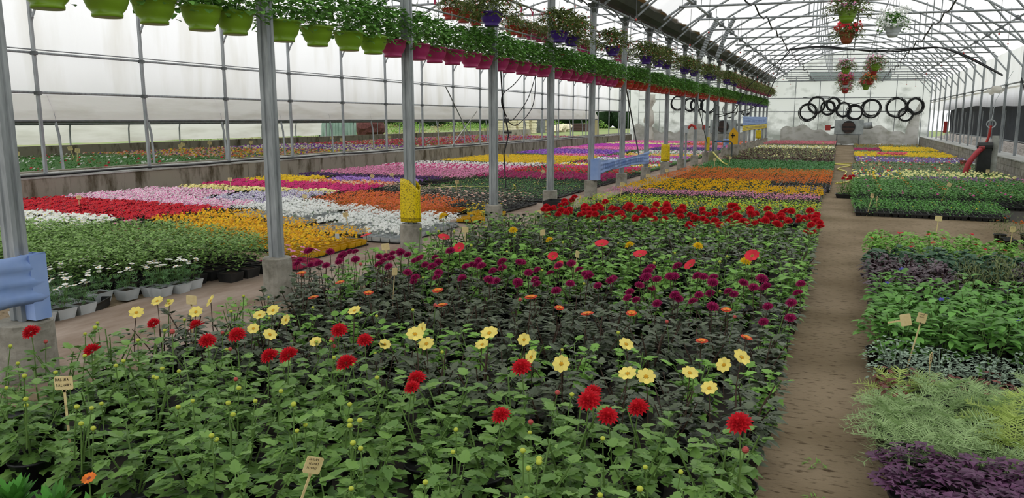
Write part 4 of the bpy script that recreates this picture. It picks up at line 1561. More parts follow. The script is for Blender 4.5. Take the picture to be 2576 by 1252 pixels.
PETL = G_DEEP
S = {
    'red': Spec('tray of crimson petunias', 'petunia tray', PETL, 70, bloom=pet(0.033), mats=[C_RED, C_THROAT], nb=120, h=0.17),
    'pinkstar': Spec('tray of pink and white striped petunias', 'petunia tray', PETL, 60, bloom=pet(0.033, True), mats=[C_WHITE, C_HOT], nb=110, h=0.17),
    'purpstar': Spec('tray of purple and white striped petunias', 'petunia tray', PETL, 70, bloom=pet(0.032, True), mats=[C_WHITE, C_PURP], nb=95, h=0.17),
    'pale': Spec('tray of pale yellow petunias', 'petunia tray', PETL, 70, bloom=pet(0.035), mats=[C_CREAM, C_EYEY], nb=80, h=0.17),
    'cerise': Spec('tray of cerise petunias', 'petunia tray', PETL, 70, bloom=pet(0.033), mats=[C_CERISE, C_MAG], nb=110, h=0.17),
    'yell': Spec('tray of lemon yellow petunias', 'petunia tray', PETL, 70, bloom=pet(0.03), mats=[C_YEL, C_EYEY], nb=110, h=0.19),
    'veined': Spec('tray of veined lilac petunias', 'petunia tray', PETL, 70, bloom=pet(0.033), mats=[C_LILAC, C_DPURP], nb=100, h=0.17),
    'dpurp': Spec('tray of dark purple petunias', 'petunia tray', PETL, 70, bloom=pet(0.031), mats=[C_DPURP, C_THROAT], nb=100, h=0.17),
    'peach': Spec('tray of peach and coral petunias', 'petunia tray', PETL, 80, bloom=pet(0.03, False, 2), mats=[C_PEACH, C_CORAL, C_CREAM], nb=85, h=0.17),
    'gold': Spec('tray of golden daisy-like flowers in yellow pots', 'golden flower tray', G_MID, 110, 0.03, 0.012, bloom=sml(0.021, 2, 6), mats=[C_GOLD, LM('petal_deep_gold', 'eaa60c')], nb=190, h=0.17, tray='yellow', zs=0.07),
    'white': Spec('tray of white trailing flowers in white pots', 'white flower tray', G_MID, 110, 0.03, 0.014, bloom=sml(0.025), mats=[C_WHITE], nb=240, h=0.15, tray='white', zs=0.06),
    'orange': Spec('tray of orange blossoms in orange pots', 'orange flower tray', G_MID, 110, 0.03, 0.012, bloom=sml(0.018, 2), mats=[C_CORAL, C_ORG], nb=200, h=0.16, tray='orange', zs=0.05),
    'osteo': Spec('dark-leaved tray with cream daisies', 'daisy tray', G_DARK, 140, 0.05, 0.022, bloom=dai(0.026), mats=[C_PEACH, C_EYE, M['stem_dark']], nb=14, h=0.2, face=0.1),
    'plain': Spec('tray of low green seedlings with tiny yellow flowers', 'green seedling tray', LM('seedling_green', '4f8a3e', var=0.3), 170, 0.035, 0.016, bloom=sml(0.014), mats=[C_LEMON], nb=5, h=0.12),
    'mag': Spec('tray of deep magenta petunias', 'petunia tray', PETL, 110, bloom=pet(0.030), mats=[C_MAG, C_THROAT], nb=60, h=0.17),
    'crim': Spec('tray of sparse dark red petunias', 'petunia tray', PETL, 130, bloom=pet(0.028), mats=[C_RED2, C_THROAT], nb=26, h=0.17),
    'dusty': Spec('tray of small dusty pink petunias', 'petunia tray', G_OLIVE, 90, bloom=pet(0.024, False, 2), mats=[C_DUST, C_PINK, C_MAG], nb=110, h=0.18),
    'mixpink': Spec('tray of mixed pink and magenta petunias', 'petunia tray', G_OLIVE, 70, bloom=pet(0.026, False, 3), mats=[C_PINK, C_CERISE, C_WHITE, C_MAG], nb=120, h=0.18),
    'whitepurp': Spec('tray of white and purple petunias', 'petunia tray', PETL, 60, bloom=pet(0.028, False, 3), mats=[C_WHITE, C_WHITE, C_DPURP, C_EYEY], nb=100, h=0.18),
    'pansy': Spec('tray of orange-yellow pansies', 'pansy tray', G_MID, 90, bloom=sml(0.028, 2), mats=[C_GOLD, C_YEL], nb=85, h=0.15),
    'limey': Spec('tray of lime green leaves with tiny yellow flowers', 'lime plant tray', G_LIME, 170, 0.045, 0.026, bloom=sml(0.016), mats=[C_YEL], nb=8, h=0.2),
    'ygreen': Spec('tray of green plants with small yellow flowers', 'yellow flower tray', LM('yellow_green_leaf', '8fbb40'), 200, 0.05, 0.024, bloom=sml(0.02), mats=[C_YEL], nb=22, h=0.22),
    'haze': Spec('tray of hazy pinkish small-flowered plants', 'pink haze tray', G_OLIVE, 170, 0.03, 0.008, 'low', bloom=sml(0.014, 2), mats=[C_DUST, C_PINK], nb=190, h=0.2, up=0.9),
    'marigold': Spec('tray of small yellow marigolds', 'marigold tray', G_MID, 150, 0.04, 0.010, 'low', bloom=pom(0.019), mats=[C_GOLD], nb=66, h=0.2, up=0.7),
    'omarigold': Spec('tray of small orange marigolds', 'marigold tray', G_OLIVE, 170, 0.035, 0.009, 'low', bloom=sml(0.015, 1, 7), mats=[C_ORG], nb=130, h=0.2, up=0.7),
    'heuch': Spec('tray of slate-purple rounded leaves', 'purple leaf tray', LM('slate_purple_leaf', '564a5c', var=0.25, rough=0.45), 130, 0.05, 0.045, 'round', h=0.13, up=0.1),
    'seedg': Spec('black cell tray of bright green seedlings', 'green seedling tray', LM('seedling_bright', '5a9a3e', var=0.35), 300, 0.04, 0.022, bloom=sml(0.016), mats=[C_YEL], nb=1, h=0.15, variants=4),
    'mixg': Spec('tray of green zinnias with odd bright flowers', 'zinnia tray', LM('zinnia_leaf', '5a8f42', var=.35), 260, 0.055, 0.03, bloom=sml(0.025, 4, 7), mats=[C_YEL, C_ORG, C_HOT, C_MAG], nb=2, h=0.26),
}
PEND = []     # (spec, rows, anchor): collected first, placed below
def T(key, *a, anchor='soil path', **k):
    place_trays(S[key], tgrid(*a, **k), anchor)

# middle bed behind the dahlias
T('ygreen', -0.33, -4.3, 12.75, 13.65)
T('limey', -0.33, -4.3, 13.65, 15.2)
T('haze', -0.33, -4.3, 15.22, 16.1)
T('marigold', -0.33, -4.3, 16.12, 19.2, cond=lambda x, y: not (x > -1.6 and y > 17.8))
T('heuch', -0.33, -1.6, 17.85, 19.2)
T('omarigold', -0.2, -4.3, 19.25, 23.6)
# bed at the other side of the soil path
T('seedg', 0.27, 2.9, 14.85, 16.7)
T('mixg', 0.27, 4.0, 16.75, 21.4)
# second bay, near the concrete walkway
YY = lambda x: 0
T('gold', -5.75, -9.3, 7.25, 9.3, anchor='concrete walkway', cond=lambda x, y: y > 7.25 + (-x - 5.6) * 0.28 and y < 8.3 + (-x - 5.6) * 0.42)
T('white', -5.4, -9.4, 8.35, 11.4, anchor='concrete walkway', cond=lambda x, y: y > 8.75 + (-x - 5.6) * 0.42 and y < 10.3 + (-x - 5.4) * 0.35 and not (-7.6 < x < -6.9 and 9.9 < y < 10.4))
T('orange', -6.2, -9.3, 10.7, 13.4, anchor='concrete walkway', cond=lambda x, y: y > 10.55 + (-x - 6.1) * 0.45 and y < 12.5 + (-x - 6.1) * 0.35)
T('osteo', -5.45, -9.4, 11.4, 15.4, anchor='concrete walkway', cond=lambda x, y: y > 11.5 + (-x - 5.4) * 0.75 and y < 14.2 + (-x - 5.4) * 0.28 and not (x > -6.1 and y < 12.3))
T('plain', -5.45, -9.2, 14.4, 18.5, anchor='concrete walkway', cond=lambda x, y: y > 14.5 + (-x - 5.4) * 0.25)
T('mag', -5.45, -8.9, 18.55, 20.4, anchor='concrete walkway')
T('crim', -5.45, -8.9, 20.45, 22.7, anchor='concrete walkway')
# second bay, beyond the aisle toward the mossy wall
AN = 'inner aisle'
T('red', -9.75, -13.72, 8.35, 10.2, anchor=AN, cond=lambda x, y: y > 8.2 + (-x - 9.9) * 0.1)
T('pinkstar', -9.75, -13.72, 10.2, 12.45, anchor=AN, cond=lambda x, y: x < -11.3 or y < 11.0)
T('purpstar', -9.4, -11.4, 11.05, 12.9, anchor=AN)
T('pale', -9.6, -13.72, 12.9, 13.4, anchor=AN)
T('cerise', -9.4, -13.72, 13.4, 14.8, anchor=AN)
T('yell', -11.9, -13.72, 14.8, 16.1, anchor=AN)
T('peach', -9.5, -11.9, 14.8, 15.7, anchor=AN)
T('veined', -9.5, -11.9, 15.7, 16.6, anchor=AN)
T('cerise', -11.9, -13.72, 16.15, 17.0, anchor='lilac petunias') if False else None
T('dpurp', -9.4, -13.72, 17.0, 17.5, anchor=AN)
T('dusty', -8.95, -13.72, 17.9, 20.7, anchor=AN)
T('mixpink', -8.95, -13.72, 20.7, 22.6, anchor=AN)
for key, a, b, c, d, an, cond in [
    ('whitepurp', -8.95, -13.72, 22.65, 24.0, AN, None),
    ('pansy', -9.0, -13.72, 24.0, 30.5, AN, lambda x, y: y > 24.0 + (-x - 9.0) * 0.35),
]:
    place_trays(S[key], tgrid(a, b, c, d, cond), an)

# ------------------------------------------------------------------ far beds nobody could count: one object per strip
def bed(name, lab, x0, x1, y0, y1, h, leafm, blooms, nl, nb, R=0.03, LL=0.06, LW=0.03, z0=0.0, up=0.35, cat='bedding plants', flip=True, edge=True):
    r = random.Random(sum(ord(c) for c in lab))
    mb = MB()
    A = abs(x1 - x0) * (y1 - y0)
    if edge:
        mb.box(min(x0, x1), max(x0, x1), y0, y1, z0, z0 + 0.07, 1)
        mb.box(min(x0, x1) + 0.03, max(x0, x1) - 0.03, y0 + 0.03, y1 - 0.03, z0 + 0.07, z0 + h * 0.55, 0)
    for k in range(int(A * nl)):
        x, y = r.uniform(x0, x1), r.uniform(y0, y1)
        z = z0 + h * (0.55 + 0.45 * r.random()) + 0.02 * math.sin(x * 9) * math.sin(y * 11)
        a = r.uniform(0, 6.28)
        d = rdir(r, a, r.uniform(up - .4, up + .4))
        s = d.cross(Vector((0, 0, 1))).normalized() * LW * 0.5
        c = Vector((x, y, z))
        mb.add([c - d * LL * .5, c + s, c + d * LL * .5, c - s], [(0, 1, 2, 3)], 0)
    tot = sum(w for _, w in blooms) if blooms else 1
    for k in range(int(A * nb)):
        x, y = r.uniform(x0, x1), r.uniform(y0, y1)
        z = z0 + h * (1.0 + r.uniform(-.2, .06))
        n = Vector((r.uniform(-.5, .5), r.uniform(-1.0, .2), 1)).normalized()
        u, v, n = basis(n)
        q = R * r.uniform(0.75, 1.2)
        t0 = r.uniform(0, 1)
        w = r.uniform(0, tot)
        mi = 0
        for i, (_, ww) in enumerate(blooms):
            w -= ww
            if w <= 0:
                mi = i
                break
        vs = []
        for j in range(5):
            t = t0 + 2 * PI * j / 5
            vs.append(Vector((x, y, z)) + u * q * math.cos(t) + v * q * math.sin(t))
        mb.add(vs, [(0, 1, 2, 3, 4)], 2 + mi)
    o = mb.build(name, [leafm, M['black']] + [b for b, _ in blooms])
    return tag(o, lab, cat, None, 'stuff')


G1, G2 = G_MID, G_DEEP
bed('green_bedding_plants', 'strip of plain green leafy plants behind the orange marigolds', -4.3, -0.22, 23.8, 29.6, 0.24, LM('strip_green', '4d8245', var=0.35), [], 420, 0, LL=0.085, LW=0.04)
bed('brown_bedding_plants', 'strip of brown-red leaved plants with pale flecks toward the end wall', -4.3, -0.3, 30.6, 41.0, 0.26, LM('strip_brown', '5c443c', var=0.45), [(G_OLIVE, 1), (C_CREAM, .12)], 330, 60, R=0.03, LL=0.1, LW=0.045)
bed('white_bedding_plants', 'strip of small white and greenish flowers behind the brown-red leaves', -4.3, -0.4, 42.0, 46.5, 0.22, G_OLIVE, [(C_CREAM, 1), (C_WHITE, .4)], 160, 70, R=0.03)
bed('pink_bedding_plants', 'strip of rosy pink haze nearest the end wall beside the path', -4.3, -0.4, 47.8, 53.8, 0.3, G_OLIVE, [(LM('petal_rose', 'c8707c', var=.2), 1)], 150, 120, R=0.032)
bed('violet_bedding_plants', 'strip of violet and mauve flowers before the red hose box', 1.6, 4.2, 21.6, 23.0, 0.2, G2, [(LM('petal_mauve', '7e4f94', var=.25), 1), (C_DUST, .3)], 200, 120, R=0.026)
bed('mixed_bedding_plants', 'patch of cream and mixed pansies close to the soil path', 0.3, 1.6, 21.6, 25.6, 0.2, G2, [(C_CREAM, 1), (C_YEL, .3), (C_PURP, .2), (C_RED2, .15)], 220, 40, R=0.035)
bed('cream_bedding_plants', 'strip of pale cream flowers around the foot of the red hose box', 1.6, 4.2, 23.1, 25.6, 0.2, G_MID, [(C_CREAM, 1)], 220, 50, R=0.035)
bed('green_bedding_plants', 'wide strip of grey-green plants beyond the cream flowers', 0.35, 4.25, 25.8, 30.6, 0.2, LM('grey_green_leaf', '65794c', var=.3), [(C_RED2, 1), (C_CREAM, .5)], 260, 5, R=0.035)
bed('violet_bedding_plants', 'strip of violet, blue and white flowers before the yellow strips', 0.5, 4.3, 31.0, 34.6, 0.18, G_MID, [(LM('petal_iris', '7d60ad', var=.2), 1.2), (LM('petal_slate', '70708c', var=.2), .8), (C_WHITE, .3), (C_RED2, .25)], 120, 170, R=0.032)
bed('yellow_bedding_plants', 'nearer of the two yellow flower strips by the block wall', 0.5, 4.2, 35.0, 39.3, 0.2, G_MID, [(C_YEL, 1)], 110, 170, R=0.034)
bed('pink_bedding_plants', 'coral pink clump poking up before the farther yellow strip', 1.3, 2.4, 34.3, 35.4, 0.34, G_MID, [(LM('petal_salmon', 'e0566a', var=.2), 1)], 100, 220, R=0.035)
bed('yellow_bedding_plants', 'farther of the two yellow flower strips by the block wall', 1.8, 4.2, 41.5, 46.5, 0.2, G_MID, [(C_YEL, 1)], 100, 160, R=0.036)
bed('magenta_bedding_plants', 'small dark magenta patch beside the farther yellow strip', 0.55, 1.7, 41.5, 44.5, 0.2, G_MID, [(C_MAG, 1)], 100, 150, R=0.036)
bed('green_bedding_plants', 'last low green strip in front of the middle heater', 0.6, 4.2, 47.5, 53.0, 0.16, G_OLIVE, [(C_EYE, .5)], 120, 15, R=0.036)
# second bay strips beside the walkway
XA, XB = -5.5, -8.85
for y0, y1, nm, lab, bl, lm in [
    (22.9, 24.3, 'pink', 'strip of cerise flowers just past the dark red petunias by the walkway', [(C_CERISE, 1)], G2),
    (24.4, 25.6, 'yellow', 'strip of yellow and white flowers by the walkway behind the long banner', [(C_GOLD, 1), (C_WHITE, .5)], G1),
    (25.8, 27.6, 'red', 'strip of sparse red and pink flowers by the walkway', [(C_MAG, 1), (C_CERISE, .6)], G2),
    (27.8, 29.6, 'white', 'strip of white and violet flowers by the walkway', [(C_WHITE, 1), (C_LILAC, .7)], G1),
    (29.8, 31.6, 'pink', 'strip of hot pink and lilac flowers by the walkway', [(C_HOT, 1), (C_LILAC, .4)], G2),
    (31.8, 33.6, 'orange', 'strip of orange-yellow flowers by the walkway', [(C_GOLD, 1), (C_PEACH, .6)], G1),
    (34.4, 37.4, 'green', 'strip of green plants with white flecks by the walkway', [(C_WHITE, 1), (C_PINK, .4)], G1),
    (38.0, 41.6, 'purple', 'strip of deep purple flowers by the walkway', [(C_PURP, 1), (C_DPURP, .5)], G2),
    (42.0, 45.0, 'pink', 'strip of pale pink flowers by the walkway', [(C_PINK, 1), (C_HOT, .5)], G1),
    (45.4, 48.6, 'red', 'strip of red and orange flowers by the walkway', [(C_CORAL, 1), (C_RED2, .5)], G2),
    (49.0, 53.6, 'orange', 'last strip by the walkway, orange and pink, before the heater', [(C_ORG, 1), (C_PINK, .7)], G1)]:
    bed(nm + '_bedding_plants', lab, XA, XB, y0, y1, 0.2, lm, bl, 120, 60 if nm in ('green', 'red') else 130, R=0.032)
XA, XB = -9.25, -13.72
bed('violet_bedding_plants', 'broad strip of violet flowers along the mossy low wall past the golden pansies', XA - .2, XB, 32.4, 37.0, 0.2, G2, [(C_VIOL, .5), (C_PURP, 1), (C_LILAC, .4)], 90, 190, R=0.034)
bed('pink_bedding_plants', 'short strip of cerise and pink flowers between the golden and violet ones', XA, -11.4, 30.4, 32.2, 0.2, G2, [(C_PINK, 1), (C_CERISE, 1)], 90, 190, R=0.034)
bed('pink_bedding_plants', 'strip of pale pink flowers behind the broad violet strip', XA, XB, 38.0, 41.2, 0.2, G2, [(C_PINK, 1), (C_HOT, 1)], 80, 180, R=0.036)
bed('magenta_bedding_plants', 'bright magenta-violet strip along the low wall', XA, XB, 41.6, 46.2, 0.2, G2, [(LM('petal_fuchsia', 'c437b6', var=.2), 1)], 80, 180, R=0.036)
bed('yellow_bedding_plants', 'thin strip of yellow-green flowers behind the magenta strip', XA, XB, 46.8, 48.6, 0.18, G1, [(C_CREAM, 1)], 90, 90, R=0.036)
bed('pink_bedding_plants', 'last strip of pink flowers by the end wall corner', XA, XB, 49.0, 53.6, 0.2, G2, [(C_HOT, 1), (C_PINK, .8)], 80, 170, R=0.038)

# ------------------------------------------------------------------ block of tall green plants in square black pots and the daisies
sq = MB(); sq.open_box(-0.1, 0.1, -0.1, 0.1, 0, 0.13, 0.006, 0, 0.8, 0.115, 1)
SQP = sq.mesh('pot', [M['black'], M['soil']])
BU = [bushy(140 + s, LM('bush_leaf', '7b9e50', var=0.35), 230, 0, 0.34, 0.052, 0.026, 'ovate', 0.12, up=0.35, box=(0.16, 0.16)) for s in range(4)]
def bush_rows():
    rows = []
    for i in range(13):
        row = []
        for j in range(16):
            x = -5.78 - j * 0.265
            y = 4.75 + i * 0.262 + (-x - 5.8) * 0.02
            front = 6.15 - (-x - 5.7) * 1.55
            front = max(front, 4.95)
            back = 6.75 + (-x - 5.7) * 0.22 if x > -7.6 else 7.3 - (-x - 7.6) * 0.45
            if front < y < back:
                row.append((x, y))
        if row:
            rows.append(row)
    return rows
plants('potted_bush', bush_rows(), BU, 'dense olive-green bushy plant in a square black pot', 'bushy plant', SQP, (0.95, 1.05), anchor='concrete walkway')

def daisy_plant(seed):
    r = random.Random(seed)
    mb = MB()
    heads = []
    for k in range(70):
        x, y = r.uniform(-.09, .09), r.uniform(-.09, .09)
        d = rdir(r, r.uniform(0, 6.28), r.uniform(0.1, 1.2))
        c = Vector((x, y, 0.10 + 0.13 * r.random()))
        s = d.cross(Vector((0, 0, 1))).normalized()
        L = 0.05
        for q in (-1, 0, 1):
            dd = (d + s * q * 0.7).normalized()
            mb.add([c, c + dd * L * .5 + s * 0.005, c + dd * L, c + dd * L * .5 - s * 0.005], [(0, 1, 2, 3)], 0)
    fm = MB()
    for k in range(8):
        x, y = r.uniform(-.1, .1), r.uniform(-.1, .1)
        z = r.uniform(0.27, 0.34)
        fm.tube([(x * .4, y * .4, 0.12), (x, y, z)], 0.0016, 3, 2, False)
        fl_daisy(fm, (x, y, z), (r.uniform(-.25, .25), r.uniform(-.35, .1), 1), 0.026, 0, 1, 12, 0.24, 0.03, 0.3)
    return mb.mesh('foliage', LM('daisy_leaf', '5f8653', var=.3)), fm.mesh('blossoms', [C_WHITE, C_EYEY, M['stem']])
DP = [daisy_plant(s) for s in range(4)]
wp = MB(); wp.open_box(-0.085, 0.085, -0.085, 0.085, 0.0, 0.1, 0.005, 0, 0.75, 0.085, 1)
WPOT = wp.mesh('pot', [M['white_pl'], M['soil']])
rr = random.Random(77)
DT = [(-6.0, 4.15, 3, 2, 'nearest the blue wrapped column'), (-7.15, 4.35, 2, 2, 'behind the nearest daisies'), (-6.75, 4.9, 3, 1, 'before the dense bushy block'), (-6.0, 5.0, 4, 1, 'beside the walkway before the black pots'), (-5.9, 5.28, 3, 1, 'at the foot of the bushy block')]
for x0, y0, nx, ny, where in DT:
    for i in range(nx):
        for j in range(ny):
            if nx == 4:
                x, y = x0 + 0.03 * i, y0 - 0.1 + i * 0.19
                x -= 0.25 - 0.1 * i
            else:
                x, y = x0 - j * 0.2, y0 + i * 0.19
            fo, fl = rr.choice(DP)
            t = thing('potted_daisy', (x, y, 0.02), f'white daisies in a white pot {where}, {nth(i + 1 + j * nx)} pot', 'daisy plant', 'white marguerites', rr.uniform(-.1, .1))
            put('foliage', fo, t, None, (0, 0, rr.uniform(0, 6))); put('blossoms', fl, t, None, (0, 0, rr.uniform(-.5, .5))); put('pot', WPOT, t)
for i, (x, y, rz) in enumerate([(-6.25, 4.62, 0.5), (-6.62, 4.72, -0.1), (-7.3, 5.15, 0.2)]):
    t = thing('empty_tray', (x, y, 0), ['empty black carrying tray tilted on the bare soil by the daisies', 'second empty black tray on the bare soil behind the tilted one', 'empty black tray half hidden behind the daisies'][i], 'tray', None, rz)
    mb = MB(); mb.open_box(-.27, .27, -.18, .18, 0, 0.09, 0.012, 0, 0.85, 0.01, 0)
    for q in range(1, 4):
        mb.box(-.26 + q * .13, -.252 + q * .13, -.17, .17, 0.01, 0.05)
    mb.build('tray_body', M['black'], t)
PINKD = Spec('pink daisies in raspberry pots', 'pink daisy tray', G_DEEP, 130, 0.05, 0.014, bloom=dai(0.032, 11, 0.26), mats=[C_PINK, C_MAG, M['stem']], nb=16, h=0.16, tray='pink', name='daisy_tray', face=0.0)
place_trays(PINKD, [[(-5.75, 6.95)], [(-9.55, 8.0)]], 'concrete walkway')
YV = Spec('small yellow violas in yellow pots', 'viola tray', G_MID, 110, 0.04, 0.016, bloom=sml(0.022), mats=[C_YEL], nb=42, h=0.17, tray='yellow', name='viola_tray', zs=0.07)
place_trays(YV, [[(-5.42, 11.25)], [(-5.6, 12.0)]], 'concrete walkway')
WH2 = Spec('large white petunias', 'petunia tray', PETL, 70, bloom=pet(0.036), mats=[C_WHITE, C_CREAM], nb=90, h=0.2, name='petunia_tray')
place_trays(WH2, tgrid(-9.9, -12.4, 6.9, 8.2, lambda x, y: y > 6.9 + (-x - 9.9) * 0.2), 'inner aisle')
# small white tag lying in golden pots
mb = MB(); mb.box(-.03, .03, -.002, .002, 0, 0.06)
tag(mb.build('paper_tag', M['white_pl'], loc=(-5.75, 7.9, 0.22)), 'small white paper tag stuck in a golden flower pot', 'tag')
# clump of weeds at the second column foot
WEED = bushy(300, G_LIGHT, 90, 0.16, 0.06, 0.05, 0.012, 'low', 0.0, up=0.7)
tag(put('weed_clump', WEED, None, (-4.95, 5.33, 0.0)), 'small green weed clump at the foot of the second column', 'weeds')
for i, (x, y, l) in enumerate([(0.0, 3.5, 'yellowish weed tuft growing in the soil path, nearest one'), (-0.02, 3.9, 'thin weed tuft in the soil path, second one'), (-0.6, 13.7, 'weed at the edge of the soil path by the lime plants')]):
    tag(put('weed_clump', bushy(301 + i, G_LIGHT, 22, 0.06, 0.02, 0.05, 0.006, 'low', 0.0, up=0.5), None, (x, y, 0)), l, 'weeds')

# ------------------------------------------------------------------ hanging bowls
def bowl_mesh(mat, R=0.155, H=0.19):
    mb = MB()
    prof = [(R * 0.52, 0.0), (R * 0.64, 0.0), (R * 0.66, 0.022), (R * 0.62, 0.028), (R * 0.80, 0.06), (R * 0.93, 0.11), (R * 0.98, H - 0.025), (R * 1.05, H - 0.022), (R * 1.06, H - 0.002), (R * 1.0, H), (R * 0.94, H - 0.02), (R * 0.9, H - 0.04)]
    mb.lathe(prof, 28)
    return mb.mesh('bowl', mat, False)
BOWL = {k: bowl_mesh(m) for k, m in (('green', hard('green_bowl_plastic', '7ea32a', 0.35)), ('pink', hard('magenta_bowl_plastic', 'ad3068', 0.4)), ('red', hard('red_bowl_plastic', 'b0382c', 0.4)), ('purple', hard('purple_bowl_plastic', '4a2a86', 0.35)))}
for b in BOWL.values():
    b.polygons.foreach_set('use_smooth', [True] * len(b.polygons))
def hanger():
    mb = MB()
    for k in range(3):
        a = 2 * PI * k / 3 + 0.4
        mb.tube([(0.155 * math.cos(a), 0.155 * math.sin(a), 0.17), (0.0, 0.0, 0.62)], 0.0022, 4, 0, False)
    mb.tube([(0, 0, 0.62), (0, 0, 0.66), (0.02, 0, 0.68), (0.03, 0, 0.66)], 0.003, 4)
    return mb.mesh('hanger', M['wire'])
HANG = hanger()
def mound(seed, mat, n=210, R=0.2, h=0.34, L=0.06, Wd=0.055, prof='round', z0=0.17, trail=0.06, up=0.1, stem=None):
    r = random.Random(seed)
    mb = MB()
    for k in range(n):
        a = r.uniform(0, 6.28)
        q = r.random() ** 0.5
        zz = r.random()
        rad = R * (0.55 + 0.55 * math.sin(PI * min(1, zz + 0.18))) * q
        z = z0 + h * zz - (trail * (q > 0.8) * r.random() if zz < 0.3 else 0)
        d = rdir(r, a + r.uniform(-.7, .7), r.uniform(up - 0.6, up + 0.6))
        leaf(mb, (rad * math.cos(a), rad * math.sin(a), z), d, (0, 0, 1), L * r.uniform(0.7, 1.2), Wd * r.uniform(0.7, 1.2), prof, 0, 0.3, 0.25)
    for k in range(8):
        a = r.uniform(0, 6.28)
        mb.tube([(0, 0, z0), (R * 0.6 * math.cos(a), R * 0.6 * math.sin(a), z0 + h * 0.8)], 0.004, 4, 0, False)
    return mb.mesh('foliage', [mat] + ([stem] if stem else []))
IVY = [mound(400 + s, LM('ivy_leaf', '6a9a48', var=0.4, rough=0.45), 520, 0.27, 0.36, 0.052, 0.05, trail=0.1) for s in range(5)]
FUC = [mound(410 + s, LM('fuchsia_leaf', '75844a', var=0.45), 950, 0.33, 0.32, 0.08, 0.034, 'lance', 0.15, 0.14, 0.2) for s in range(4)]
def bits(seed, mat, n, R, z0, h, s=0.016, N=5, mats=None):
    r = random.Random(seed)
    mb = MB()
    for k in range(n):
        a = r.uniform(0, 6.28)
        q = 0.7 + 0.35 * r.random()
        z = z0 + h * r.random()
        fl_small(mb, (R * q * math.cos(a), R * q * math.sin(a), z), (math.cos(a), math.sin(a), r.uniform(-.2, 1)), s * r.uniform(.7, 1.2), r.randrange(len(mats)) if mats else 0, N)
    return mb.mesh('blossoms', mats or mat)
FUCB = [bits(420 + s, None, 90, 0.34, 0.12, 0.36, 0.016, 4, [LM('fuchsia_red', 'c2433a', var=.25), LM('fuchsia_tip', 'a8806a', var=.3)]) for s in range(3)]
GRB = GERH
rr = random.Random(31)
LY = [3.14, 3.59, 4.04, 4.47, 4.93, 5.28, 5.93, 6.42, 6.97, 7.42, 7.86, 8.39, 8.88, 9.28, 9.84, 10.27, 10.8, 11.25, 11.7, 12.15, 12.6]
y = 13.3
while y < 53.5:
    ph = (y - 3.2) % 2.45
    if not (ph < 0.1 or ph > 2.35):
        LY.append(y)
    y += 0.47 + rr.uniform(-.02, .02)
for i, y in enumerate(LY):
    c = 'green' if y < 7.6 else 'pink' if y < 17.2 else 'red' if y < 38 else 'purple'
    cn = {'green': 'lime green', 'pink': 'raspberry pink', 'red': 'brick red', 'purple': 'dark purple'}[c]
    order = [yy for yy in LY if {'green': yy < 7.6, 'pink': 7.6 <= yy < 17.2, 'red': 17.2 <= yy < 38, 'purple': yy >= 38}[c]].index(y) + 1
    t = thing('hanging_bowl', (-4.83 + rr.uniform(-.03, .03), y, 2.40), f'{cn} bowl of ivy geranium in the long hanging row, {nth(order)} of that colour', 'hanging basket', 'long row of hanging bowls', rr.uniform(0, 6))
    put('bowl', BOWL[c], t)
    put('foliage', rr.choice(IVY), t, None, None, rr.uniform(0.95, 1.1))
    put('hanger', HANG, t)
    if rr.random() < 0.12:
        put('flower_head', GERH, t, (0.1, -0.15, 0.33), (0, 0, 0), 1.3)
PU = [9.85, 12.5, 13.25, 15.8, 18.75, 20.1, 21.0, 23.7, 25.3, 28.0, 29.0, 32.6, 33.6, 35.0]
PU2 = [36.6 + 0.75 * k for k in range(22)]
for i, y in enumerate(PU + PU2):
    c = 'purple' if y < 36 else 'pink'
    cn = 'violet' if c == 'purple' else 'raspberry pink'
    o_ = (PU if c == 'purple' else PU2).index(y) + 1
    t = thing('hanging_bowl', (-4.50 + rr.uniform(-.03, .03), y, 2.93 + min(0.14, 0.006 * (y - 9))), f'{cn} bowl of fuchsia hung under the gutter, {nth(o_)} of the upper row', 'hanging basket', 'upper row of fuchsia bowls', rr.uniform(0, 6), 0.98)
    put('bowl', BOWL[c], t); put('foliage', rr.choice(FUC), t, (0, 0, -0.05), None, 1.25); put('blossoms', rr.choice(FUCB), t, (0, 0, -0.03), None, 1.22); put('hanger', HANG, t)
for i, (y, c) in enumerate([(12.2, 'red'), (12.7, 'red'), (13.2, 'red'), (14.9, 'red'), (15.4, 'red'), (15.95, 'pink'), (16.5, 'pink'), (17.0, 'pink'), (19.5, 'pink'), (20.1, 'pink'), (23.0, 'pink'), (23.6, 'pink')]):
    t = thing('hanging_bowl', (-6.35, y, 3.38), f'{"dark red" if c == "red" else "pink"} bowl on the crop rail of the second bay, {nth(i + 1)} along', 'hanging basket', 'bowls on the second bay rail', rr.uniform(0, 6), 0.95)
    put('bowl', BOWL[c], t); put('foliage', rr.choice(FUC), t, None, None, 0.8); put('blossoms', rr.choice(FUCB), t); put('hanger', HANG, t)
